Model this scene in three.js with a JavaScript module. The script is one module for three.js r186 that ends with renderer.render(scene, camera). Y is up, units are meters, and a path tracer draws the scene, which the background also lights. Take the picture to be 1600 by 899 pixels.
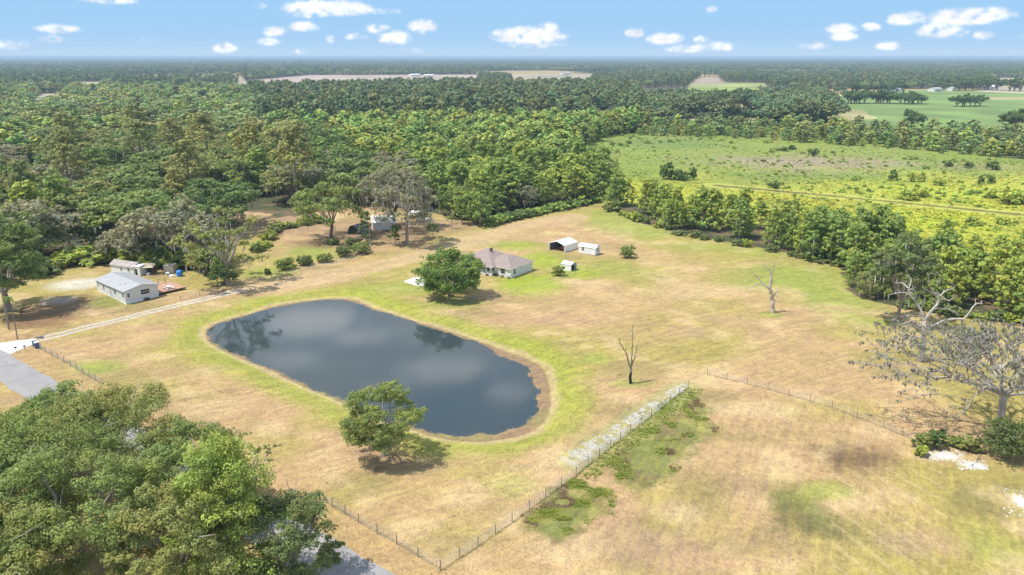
import * as THREE from 'three';
import { mergeGeometries } from 'three/addons/utils/BufferGeometryUtils.js';

// ---------------------------------------------------------------- camera, sky, sun, exposure
const F = 1200, EYE = 55, PITCH = Math.atan((449.5 - 88.5) / F), SP = Math.sin(PITCH), CP = Math.cos(PITCH);
const scene = new THREE.Scene();
const camera = new THREE.PerspectiveCamera(2 * Math.atan(449.5 / F) * 180 / Math.PI, 1600 / 899, 1, 60000);
camera.position.set(0, EYE, 0);
camera.lookAt(0, EYE - SP, -CP);
const renderer = new THREE.WebGLRenderer({ antialias: true });
renderer.toneMapping = THREE.LinearToneMapping;
renderer.toneMappingExposure = 1.7;
renderer.shadowMap.enabled = true;
const SUN = new THREE.Vector3(-0.44, 0.9, 0.12).normalize();
const sun = new THREE.DirectionalLight(new THREE.Color().setRGB(1, 0.955, 0.87), 3.3);
sun.name = 'sun';
sun.position.copy(SUN).multiplyScalar(400); sun.position.z -= 180;
sun.target.position.set(0, 0, -180);
sun.castShadow = true; sun.shadow.radius = 1.2; sun.shadow.mapSize.set(4096, 4096);
Object.assign(sun.shadow.camera, { left: -420, right: 420, top: 420, bottom: -420, near: 1, far: 1200 });
scene.add(sun, sun.target);
scene.fog = new THREE.FogExp2(new THREE.Color().setRGB(0.58, 0.79, 1.0), 0.00012);

// ---------------------------------------------------------------- random numbers and noise
function rngOf(seed) { let a = seed >>> 0; return () => { a = (a + 0x6d2b79f5) | 0; let t = Math.imul(a ^ (a >>> 15), 1 | a); t = (t + Math.imul(t ^ (t >>> 7), 61 | t)) ^ t; return ((t ^ (t >>> 14)) >>> 0) / 4294967296; }; }
const PT = new Float32Array(65536); { const r = rngOf(77); for (let i = 0; i < 65536; i++) PT[i] = r(); }
const hash = (x, y) => PT[(Math.imul(x, 73856093) ^ Math.imul(y, 19349663)) & 65535];
function noise(x, y) {
  const xi = Math.floor(x), yi = Math.floor(y); let u = x - xi, v = y - yi; u = u * u * (3 - 2 * u); v = v * v * (3 - 2 * v);
  const a = hash(xi, yi), b = hash(xi + 1, yi), c = hash(xi, yi + 1), d = hash(xi + 1, yi + 1);
  return a + (b - a) * u + (c - a) * v + (a - b - c + d) * u * v;
}
function fbm(x, y, o) { let s = 0, w = 0.5, t = 0; for (let i = 0; i < o; i++) { s += w * noise(x, y); t += w; w *= 0.5; const q = x * 1.62 + y * 1.18 + 17.3; y = y * 1.62 - x * 1.18 + 5.1; x = q; } return s / t; }
const clamp = (x, a = 0, b = 1) => x < a ? a : x > b ? b : x, mix = (a, b, t) => a + (b - a) * t;
const smooth = (a, b, x) => { const t = clamp((x - a) / (b - a)); return t * t * (3 - 2 * t); };

// ---------------------------------------------------------------- photograph <-> ground
const ray = (px, py) => { const v = (py - 449.5) / F; return [(px - 800) / F, -SP - v * CP, -CP + v * SP]; };
const G = (px, py, y = 0) => { const d = ray(px, py), t = (y - EYE) / d[1]; return new THREE.Vector3(d[0] * t, y, d[2] * t); };
function project(x, y, z) { const d = -(y - EYE) * SP - z * CP, u = (y - EYE) * CP - z * SP; return [800 + F * x / d, 449.5 - F * u / d, d]; }
const heightAt = (z, py) => { const k = -(py - 449.5) / F; return EYE + z * (SP - k * CP) / (CP + k * SP); };
const pxPerM = (py) => CP * (py - 88.5) / EYE;
const inPoly = (p, x, y) => { let c = false; for (let i = 0, j = p.length - 1; i < p.length; j = i++) if ((p[i][1] > y) !== (p[j][1] > y) && x < (p[j][0] - p[i][0]) * (y - p[i][1]) / (p[j][1] - p[i][1]) + p[i][0]) c = !c; return c; };
const segDist = (x, z, a, b) => { const dx = b.x - a.x, dz = b.z - a.z, t = clamp(((x - a.x) * dx + (z - a.z) * dz) / (dx * dx + dz * dz)); return [Math.hypot(x - a.x - dx * t, z - a.z - dz * t), t]; };

// ---------------------------------------------------------------- sky: air and clouds, computed by direction
{
  const W = 4096, Hh = 2048, data = new Float32Array(W * Hh * 4), r = rngOf(5);
  const clouds = [];
  const dirOf = (px, py) => { const d = ray(px, py); return [Math.atan2(d[0], -d[2]), Math.atan2(d[1], Math.hypot(d[0], d[2]))]; };
  const seen = [[90, 46, 28, 7, .7], [80, 62, 16, 6, .7], [10, 70, 26, 9, .5], [170, 1, 40, 5, .9], [352, 76, 17, 8, 1], [515, 14, 64, 13, 1], [480, 24, 30, 6, .6], [590, 18, 40, 6, .5], [475, 42, 22, 8, .9], [430, 50, 17, 9, .9], [418, 66, 17, 6, .9], [517, 62, 7, 7, .7],
    [590, 46, 20, 8, .8], [555, 58, 18, 5, .8], [617, 60, 25, 12, 1], [660, 43, 21, 12, 1], [470, 82, 12, 6, .5], [645, 80, 24, 6, .35], [825, 57, 56, 14, 1], [855, 46, 18, 10, .9], [840, 70, 50, 8, .6], [835, 20, 26, 8, .3], [992, 52, 16, 8, .9], [1040, 62, 26, 10, 1], [1095, 62, 13, 6, .8],
    [1070, 77, 30, 7, .9], [1120, 74, 36, 8, .7], [1112, 15, 9, 6, .5], [1315, 46, 22, 8, .9], [1318, 58, 18, 7, .9], [1360, 43, 13, 6, .9], [1272, 73, 22, 6, .6], [1418, 30, 26, 10, 1], [1390, 73, 18, 7, .8], [1510, 28, 46, 13, 1], [1545, 24, 26, 10, 1], [1470, 49, 28, 11, 1], [1503, 52, 9, 6, .8],
    [1538, 56, 12, 7, .8], [1575, 24, 14, 5, .6], [405, 9, 14, 6, .5], [60, 12, 40, 5, .25], [230, 65, 22, 6, .4], [1600, 60, 10, 6, .4]];
  for (const [px, py, rx, ry, k] of seen) { const [a, e] = dirOf(px, py); clouds.push([a, e, rx * 1.15 / F, ry * 1.15 / F, k]); }
  for (const [px, py, rx, ry, k] of [[490, 500, 80, 30, 1], [570, 525, 70, 18, .7], [700, 575, 85, 24, .95], [600, 610, 40, 16, .6], [800, 610, 50, 18, .8], [460, 560, 40, 16, .6]]) { const [a, e] = dirOf(px, py); clouds.push([a, -e, rx / F, ry / F, k * 1.5, 1]); }   // the clouds that the pond mirrors
  for (let i = 0; i < 230; i++) {                                    // the same field of small cumulus goes on all round and overhead
    const a = (r() * 2 - 1) * Math.PI, e = r() < 0.5 ? 0.01 + r() * 0.12 : 0.09 + r() * 0.35;
    if (Math.abs(a) < 0.62 && e < 0.095) continue;
    const k = 0.016 + e * 0.09; clouds.push([a, e, k * (0.6 + 1.3 * r()), k * (0.25 + 0.28 * r()), 0.5 + 0.5 * r()]);
  }
  const bins = Array.from({ length: 128 }, () => []);
  for (const c of clouds) for (let b = -Math.ceil(c[2] * 40) - 1; b <= Math.ceil(c[2] * 40) + 1; b++) bins[(Math.floor((c[0] / (2 * Math.PI) + 0.5) * 128) + b + 256) % 128].push(c);
  for (const k in bins) bins[k] = [...new Set(bins[k])];
  for (let row = 0; row < Hh; row++) {
    const el = ((row + 0.5) / Hh - 0.5) * Math.PI, up = Math.max(0, Math.sin(el));
    const t = smooth(0.9, 0.07, el), h = Math.exp(-Math.max(el, 0) / 0.016);
    let R0 = mix(0.105, 0.213, t), G0 = mix(0.215, 0.371, t), B0 = mix(0.44, 0.55, t);
    R0 = mix(R0, 0.335, h); G0 = mix(G0, 0.43, h); B0 = mix(B0, 0.54, h);
    for (let col = 0; col < W; col++) {
      const o = (row * W + col) * 4; let R = R0, Gc = G0, B = B0;
      if (el > -0.002 && el < 1.5) {
        const phi = ((col + 0.5) / W - 0.5) * 2 * Math.PI, az = Math.atan2(Math.cos(phi), -Math.sin(phi));
        let dens = 0, big = 0;
        if (el < 0.62) for (const c of bins[Math.floor((az / (2 * Math.PI) + 0.5) * 128) % 128]) {
          let da = az - c[0]; if (da > Math.PI) da -= 2 * Math.PI; if (da < -Math.PI) da += 2 * Math.PI;
          const dy = (el - c[1]) / c[3], dx = da / c[2]; if (dx * dx > 3 || dy * dy > 3) continue;
          const q = dx * dx + (dy < 0 ? dy * dy * 1.9 : dy * dy);
          const dd = c[4] * clamp(1.25 - q); if (dd > dens) { dens = dd; big = c[5]; }
        }
        let cov = 0;
        if (dens > 0) { const n = fbm(az * 110 + 3, el * 170, 5), n2 = fbm(az * 340, el * 480, 3); cov = big ? smooth(.15, 1.1, dens * (.4 + fbm(az * 22, el * 40, 4))) : 0.93 * smooth(0.2, 0.95, dens * (0.05 + 1.6 * n) + 0.5 * (n2 - 0.5) * Math.min(1, dens * 2)); }
        if (el > 0.1) {                                               // thin high sheets
          const q = 1 / (up + 0.12), x = Math.sin(az) * q, z = Math.cos(az) * q;
          cov = Math.max(cov, 0.8 * smooth(0.44, 0.64, fbm(x * 1.5 + 9.2, z * 1.5 + 2.4, 5)) * smooth(0.1, 0.26, el));
        }
        if (cov > 0) { const sh = (big ? 1.1 : .70) - 0.14 * smooth(.3, .8, fbm(az * 60 + 5, el * 90 + 4, 3)); R = mix(R, sh, cov * 0.97); Gc = mix(Gc, sh, cov * 0.97); B = mix(B, sh * 1.02, cov * 0.97); }
      }
      data[o] = R; data[o + 1] = Gc; data[o + 2] = B; data[o + 3] = 1;
    }
  }
  const sky = new THREE.DataTexture(data, W, Hh, THREE.RGBAFormat, THREE.FloatType);
  sky.mapping = THREE.EquirectangularReflectionMapping; sky.magFilter = THREE.LinearFilter; sky.needsUpdate = true;
  scene.background = sky; scene.environment = sky;
}

// ---------------------------------------------------------------- naming
const taken = new Map();
function numbered(name) { const n = taken.get(name) ?? 0; taken.set(name, n + 1); return n ? `${name}_${String(n).padStart(3, '0')}` : name; }
function tag(o, label, category, group, kind) { if (label) o.userData.label = label; if (category) o.userData.category = category; if (group) o.userData.group = group; if (kind) o.userData.kind = kind; return o; }
function thing(name, label, category, pos, turn = 0, group) { const o = new THREE.Group(); o.name = numbered(name); o.position.copy(pos); o.rotation.y = turn; tag(o, label, category, group); scene.add(o); return o; }
function mesh(name, geo, mat, parent = scene) { const m = new THREE.Mesh(geo, mat); m.name = parent === scene ? numbered(name) : name; m.castShadow = m.receiveShadow = true; parent.add(m); return m; }
const std = (r, g, b, rough = 0.9, more = {}) => new THREE.MeshStandardMaterial({ color: new THREE.Color().setRGB(r, g, b), roughness: rough, ...more });

// ---------------------------------------------------------------- geometry builder
class GB {
  constructor() { this.p = []; this.n = []; this.c = []; this.i = []; }
  v(x, y, z, nx, ny, nz, c) { this.p.push(x, y, z); this.n.push(nx, ny, nz); this.c.push(c[0], c[1], c[2]); return this.p.length / 3 - 1; }
  tri(a, b, c, col = [1, 1, 1]) { const u = b.clone().sub(a), w = c.clone().sub(a), n = u.cross(w).normalize(); const k = this.p.length / 3; for (const q of [a, b, c]) this.v(q.x, q.y, q.z, n.x, n.y, n.z, col); this.i.push(k, k + 1, k + 2); return this; }
  quad(a, b, c, d, col) { this.tri(a, b, c, col); return this.tri(a, c, d, col); }
  box(x0, x1, y0, y1, z0, z1, col) {
    const V = (x, y, z) => new THREE.Vector3(x, y, z);
    const a = V(x0, y0, z1), b = V(x1, y0, z1), c = V(x1, y1, z1), d = V(x0, y1, z1), e = V(x0, y0, z0), f = V(x1, y0, z0), g = V(x1, y1, z0), h = V(x0, y1, z0);
    this.quad(a, b, c, d, col); this.quad(f, e, h, g, col); this.quad(b, f, g, c, col); this.quad(e, a, d, h, col); this.quad(d, c, g, h, col); this.quad(e, f, b, a, col); return this;
  }
  tube(pts, rad, sides = 6, col = [1, 1, 1], cap = true) {
    const T = new THREE.Vector3(), U = new THREE.Vector3(), W = new THREE.Vector3(), k0 = this.p.length / 3, n = pts.length;
    U.set(1, 0, 0.13);
    for (let j = 0; j < n; j++) {
      T.copy(pts[Math.min(j + 1, n - 1)]).sub(pts[Math.max(j - 1, 0)]).normalize();
      U.addScaledVector(T, -U.dot(T)); if (U.lengthSq() < 1e-4) U.set(0, 0.2, 1).addScaledVector(T, -T.z); U.normalize(); W.crossVectors(T, U);
      const cc = typeof col === 'function' ? col(j / (n - 1), pts[j]) : col;
      for (let s = 0; s < sides; s++) { const a = s / sides * 2 * Math.PI, ca = Math.cos(a), sa = Math.sin(a), r = rad[j] * (0.9 + 0.2 * hash(j * 7 + s * 3, k0 & 1023)); const nx = U.x * ca + W.x * sa, ny = U.y * ca + W.y * sa, nz = U.z * ca + W.z * sa; this.v(pts[j].x + nx * r, pts[j].y + ny * r, pts[j].z + nz * r, nx, ny, nz, cc); }
    }
    for (let j = 0; j < n - 1; j++) for (let s = 0; s < sides; s++) { const a = k0 + j * sides + s, b = k0 + j * sides + (s + 1) % sides; this.i.push(a, b, b + sides, a, b + sides, a + sides); }
    if (cap) { const q = pts[n - 1], cc = typeof col === 'function' ? col(1, q) : col, k = this.v(q.x, q.y, q.z, T.x, T.y, T.z, cc), a = k0 + (n - 1) * sides; for (let s = 0; s < sides; s++) this.i.push(a + s, a + (s + 1) % sides, k); }
    return this;
  }
  // one leaf spray: a small bent diamond facing (nx, ny, nz); its shading normal leans to the clump's outward direction (ox, oy, oz)
  leaf(x, y, z, nx, ny, nz, ox, oy, oz, size, r, col) {
    let l = Math.hypot(nx, ny, nz) || 1; nx /= l; ny /= l; nz /= l;
    let ux = r() - 0.5, uy = r() - 0.5, uz = r() - 0.5, d = ux * nx + uy * ny + uz * nz; ux -= d * nx; uy -= d * ny; uz -= d * nz; l = Math.hypot(ux, uy, uz) || 1; ux /= l; uy /= l; uz /= l;
    const wx = ny * uz - nz * uy, wy = nz * ux - nx * uz, wz = nx * uy - ny * ux, a = size * (0.75 + 0.5 * r()), b = a * (0.42 + 0.3 * r()), k = this.p.length / 3, f = a * 0.18;
    let sx = nx + ox * 0.9, sy = ny + oy * 0.9, sz = nz + oz * 0.9; l = Math.hypot(sx, sy, sz) || 1; sx /= l; sy /= l; sz /= l;
    this.v(x - ux * a, y - uy * a, z - uz * a, sx, sy, sz, col); this.v(x + wx * b + nx * f, y + wy * b + ny * f, z + wz * b + nz * f, sx, sy, sz, col);
    this.v(x + ux * a, y + uy * a, z + uz * a, sx, sy, sz, col); this.v(x - wx * b + nx * f, y - wy * b + ny * f, z - wz * b + nz * f, sx, sy, sz, col);
    this.i.push(k, k + 2, k + 1, k, k + 3, k + 2);
  }
  build() {
    const g = new THREE.BufferGeometry();
    g.setAttribute('position', new THREE.BufferAttribute(new Float32Array(this.p), 3)); g.setAttribute('normal', new THREE.BufferAttribute(new Float32Array(this.n), 3)); g.setAttribute('color', new THREE.BufferAttribute(new Float32Array(this.c), 3));
    g.setIndex(new THREE.BufferAttribute(new Uint32Array(this.i), 1)); return g;
  }
}
const V3 = (x, y, z) => new THREE.Vector3(x, y, z);
const boxGeo = (...a) => new GB().box(...a).build();

// ---------------------------------------------------------------- the pond's outline and the heights of the ground
const WATER = -0.9;
const shore = new THREE.CatmullRomCurve3([[322, 521], [328, 511], [349, 502], [394, 490], [424, 481], [457, 474], [495, 469], [525, 467], [559, 472], [585, 483], [622, 494], [660, 507], [705, 520], [742, 532], [780, 547], [817, 560], [844, 575], [855, 597], [859, 627], [855, 650], [840, 669], [817, 680], [787, 687], [750, 691], [712, 689], [675, 682], [640, 671], [592, 657], [532, 629], [487, 610], [454, 595], [424, 579], [386, 564], [349, 549], [330, 537]]
  .map(([x, y]) => G(x, y, WATER)), true).getPoints(140).slice(0, -1);
const shoreBox = [Math.min(...shore.map((p) => p.x)), Math.max(...shore.map((p) => p.x)), Math.min(...shore.map((p) => p.z)), Math.max(...shore.map((p) => p.z))];
const pondMid = V3((shoreBox[0] + shoreBox[1]) / 2, 0, (shoreBox[2] + shoreBox[3]) / 2);
function pondRaw(x, z) {                                              // metres outside (+) or inside (-) the water's edge
  let best = 1e9, c = false;
  for (let i = 0, j = shore.length - 1; i < shore.length; j = i++) {
    const a = shore[i], b = shore[j], dx = b.x - a.x, dz = b.z - a.z, t = clamp(((x - a.x) * dx + (z - a.z) * dz) / (dx * dx + dz * dz + 1e-9)), ex = x - a.x - dx * t, ez = z - a.z - dz * t, d = ex * ex + ez * ez;
    if (d < best) best = d; if ((a.z > z) !== (b.z > z) && x < (b.x - a.x) * (z - a.z) / (b.z - a.z) + a.x) c = !c;
  }
  return c ? -Math.sqrt(best) : Math.sqrt(best);
}
const PG = { x0: shoreBox[0] - 16, z0: shoreBox[2] - 16, s: 0.5 }; PG.w = Math.ceil((shoreBox[1] + 16 - PG.x0) / PG.s) + 1; PG.h = Math.ceil((shoreBox[3] + 16 - PG.z0) / PG.s) + 1; PG.d = new Float32Array(PG.w * PG.h);
for (let j = 0; j < PG.h; j++) for (let i = 0; i < PG.w; i++) PG.d[j * PG.w + i] = pondRaw(PG.x0 + i * PG.s, PG.z0 + j * PG.s);
function pond(x, z) {
  const u = (x - PG.x0) / PG.s, v = (z - PG.z0) / PG.s, i = Math.floor(u), j = Math.floor(v); if (i < 0 || j < 0 || i >= PG.w - 1 || j >= PG.h - 1) return 99;
  const a = u - i, b = v - j, k = j * PG.w + i; return mix(mix(PG.d[k], PG.d[k + 1], a), mix(PG.d[k + PG.w], PG.d[k + PG.w + 1], a), b);
}
const shelf = (x, z) => mix(.2, 2.1, smooth(.2, .5, (x - pondMid.x) / (shoreBox[1] - shoreBox[0]) + .3 * (z - pondMid.z) / (shoreBox[3] - shoreBox[2]))) + (fbm(x * .4, z * .4, 3) - .5) * 2.6;   // mud left bare along the low end of the pond
const roadA = G(0, 545.6), roadB = G(619, 899), roadDir = roadB.clone().sub(roadA).normalize(), roadOut = V3(-roadDir.z, 0, roadDir.x);   // roadOut points over the asphalt
const ROAD_W = 6.4;
const roadSide = (x, z) => (x - roadA.x) * roadOut.x + (z - roadA.z) * roadOut.z;
if (roadSide(-100, 0) < 0) roadOut.negate();
const SLAB = G(653, 440.5);
const NEAR = { x0: -150, x1: 150, z0: -200, z1: -42 };
function groundY(x, z) {
  if (x <= NEAR.x0 || x >= NEAR.x1 || z <= NEAR.z0 || z >= NEAR.z1) return 0;
  const edge = clamp(Math.min(x - NEAR.x0, NEAR.x1 - x, z - NEAR.z0, NEAR.z1 - z) / 10), d = pond(x, z), rs = roadSide(x, z);
  let y = (fbm(x * 0.09, z * 0.09, 3) - 0.5) * 0.5 + (noise(x * 0.8, z * 0.8) - 0.5) * 0.05;
  y *= edge * smooth(-1, -7, rs) * smooth(7, 14, Math.hypot(x - SLAB.x, z - SLAB.z));
  if (d < 12) { const w = d + (noise(x * 0.5, z * 0.5) - 0.5) * 0.9 * smooth(0.2, 2, Math.abs(d)); y = d > 0 ? mix(WATER + 0.02, y, smooth(-0.6, 5.5, w)) : WATER + 0.05 - Math.min(2.6, Math.max(0, -d - shelf(x, z)) * 0.25); }
  return y;
}

// ---------------------------------------------------------------- what grows where (outlines given as places in the photograph, lying on the ground)
const WOODS = [
  { zone: 'left', p: [[-900, 500], [-60, 455], [20, 440], [70, 426], [105, 406], [180, 409], [240, 412], [300, 424], [322, 432], [340, 426], [346, 392], [400, 352], [520, 330], [600, 322], [690, 335], [640, 300], [560, 250], [470, 222], [400, 206], [400, 160], [390, 145], [-900, 145]] },
  { zone: 'lime', p: [[690, 340], [760, 350], [800, 340], [930, 312], [945, 290], [925, 262], [900, 240], [925, 222], [1010, 208], [1000, 196], [890, 200], [400, 206], [470, 222], [560, 250], [640, 300]] },
  { zone: 'pine', p: [[400, 206], [890, 200], [1000, 196], [1005, 160], [960, 145], [760, 140], [390, 147]] },
  { zone: 'belt', p: [[938, 324], [975, 336], [1000, 345], [1080, 370], [1200, 390], [1300, 413], [1345, 417], [1395, 470], [1500, 494], [1600, 505], [1900, 540], [1900, 470], [1600, 436], [1500, 415], [1400, 385], [1280, 366], [1150, 350], [1050, 334], [950, 312]] },
  { zone: 'clump', p: [[1000, 198], [1320, 196], [1315, 176], [1290, 160], [1200, 160], [1190, 168], [1120, 170], [1050, 165], [1005, 165]] },
  { zone: 'strip', p: [[1005, 212], [1180, 217], [1400, 233], [1600, 250], [1900, 275], [1900, 222], [1600, 212], [1320, 202], [1010, 196]] },
];
const GAPS = [[[234, 346], [280, 346], [270, 293], [237, 294]], [[60, 178], [112, 176], [104, 160], [52, 160]], [[212, 250], [254, 250], [258, 190], [208, 190]], [[352, 272], [384, 272], [380, 208], [350, 208]], [[466, 282], [504, 282], [500, 214], [468, 214]], [[100, 420], [140, 420], [138, 398], [104, 398]], [[928, 200], [970, 200], [966, 180], [930, 180]],
  [[90, 256], [116, 256], [112, 196], [92, 196]], [[270, 284], [300, 284], [298, 214], [270, 214]], [[300, 345], [420, 352], [440, 335], [330, 330]]];
const FIELDS = [
  { c: [0.47, 0.37, 0.36], p: [[372, 147], [540, 146], [600, 136], [750, 137], [750, 116.5], [480, 117.5], [365, 128]] }, { c: [0.42, 0.36, 0.28], p: [[795, 136], [930, 134], [925, 115.5], [795, 116]] }, { c: [0.42, 0.33, 0.27], p: [[1075, 133], [1130, 132], [1124, 120], [1095, 120]] },
  { c: [0.27, 0.36, 0.08], p: [[1066, 160], [1215, 156], [1195, 130], [1080, 128]] }, { c: [0.2, 0.29, 0.09], p: [[1040, 197], [1205, 192], [1190, 172], [1120, 172]] }, { c: [0.2, 0.30, 0.085], p: [[1315, 203], [1600, 214], [2000, 235], [2000, 150], [1600, 146], [1450, 140], [1290, 148], [1296, 168]] },
  { c: [0.46, 0.39, 0.32], p: [[1520, 146], [1900, 150], [1900, 119], [1560, 122]] }, { c: [0.5, 0.42, 0.38], p: [[45, 176], [112, 174], [106, 146], [50, 147]] }, { c: [0.44, 0.36, 0.22], p: [[120, 146], [165, 146], [162, 128], [122, 128]] }, { c: [0.47, 0.37, 0.27], p: [[150, 126], [380, 127], [380, 119], [230, 117]] },
];
const MARSH = [[900, 240], [925, 216], [1010, 200], [1320, 198], [2400, 250], [2400, 640], [1900, 545], [1600, 470], [1500, 440], [1280, 372], [1150, 352], [935, 316], [945, 290], [925, 262]];
const boxed = (p) => [Math.min(...p.map((q) => q[0])), Math.max(...p.map((q) => q[0])), Math.min(...p.map((q) => q[1])), Math.max(...p.map((q) => q[1]))];
for (const w of [...WOODS, ...FIELDS]) w.b = boxed(w.p);
const inB = (b, x, y) => x > b[0] && x < b[1] && y > b[2] && y < b[3];
const fieldAt = (x, z) => { const [px, py] = project(x, 0, z); if (py > 240) return null; for (const f of FIELDS) if (inB(f.b, px, py) && inPoly(f.p, px, py)) return f; return null; };
function woodAt(x, z) {
  const n = (noise(x * 0.035, z * 0.035) - 0.5) * 16, [px, py] = project(x + n, 0, z + n * 0.6);
  for (const g of GAPS) if (inPoly(g, px, py)) return null;
  if (py < 216) for (const f of FIELDS) if (inB(f.b, px, py) && inPoly(f.p, px, py)) return null;
  for (const w of WOODS) if (inB(w.b, px, py) && inPoly(w.p, px, py)) return w.zone;
  if (py < 147) return px > 1290 && py > 139 ? null : fbm(x * 0.0011 + 4, z * 0.0011, 3) > 0.63 ? null : 'far';
  return null;
}

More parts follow.
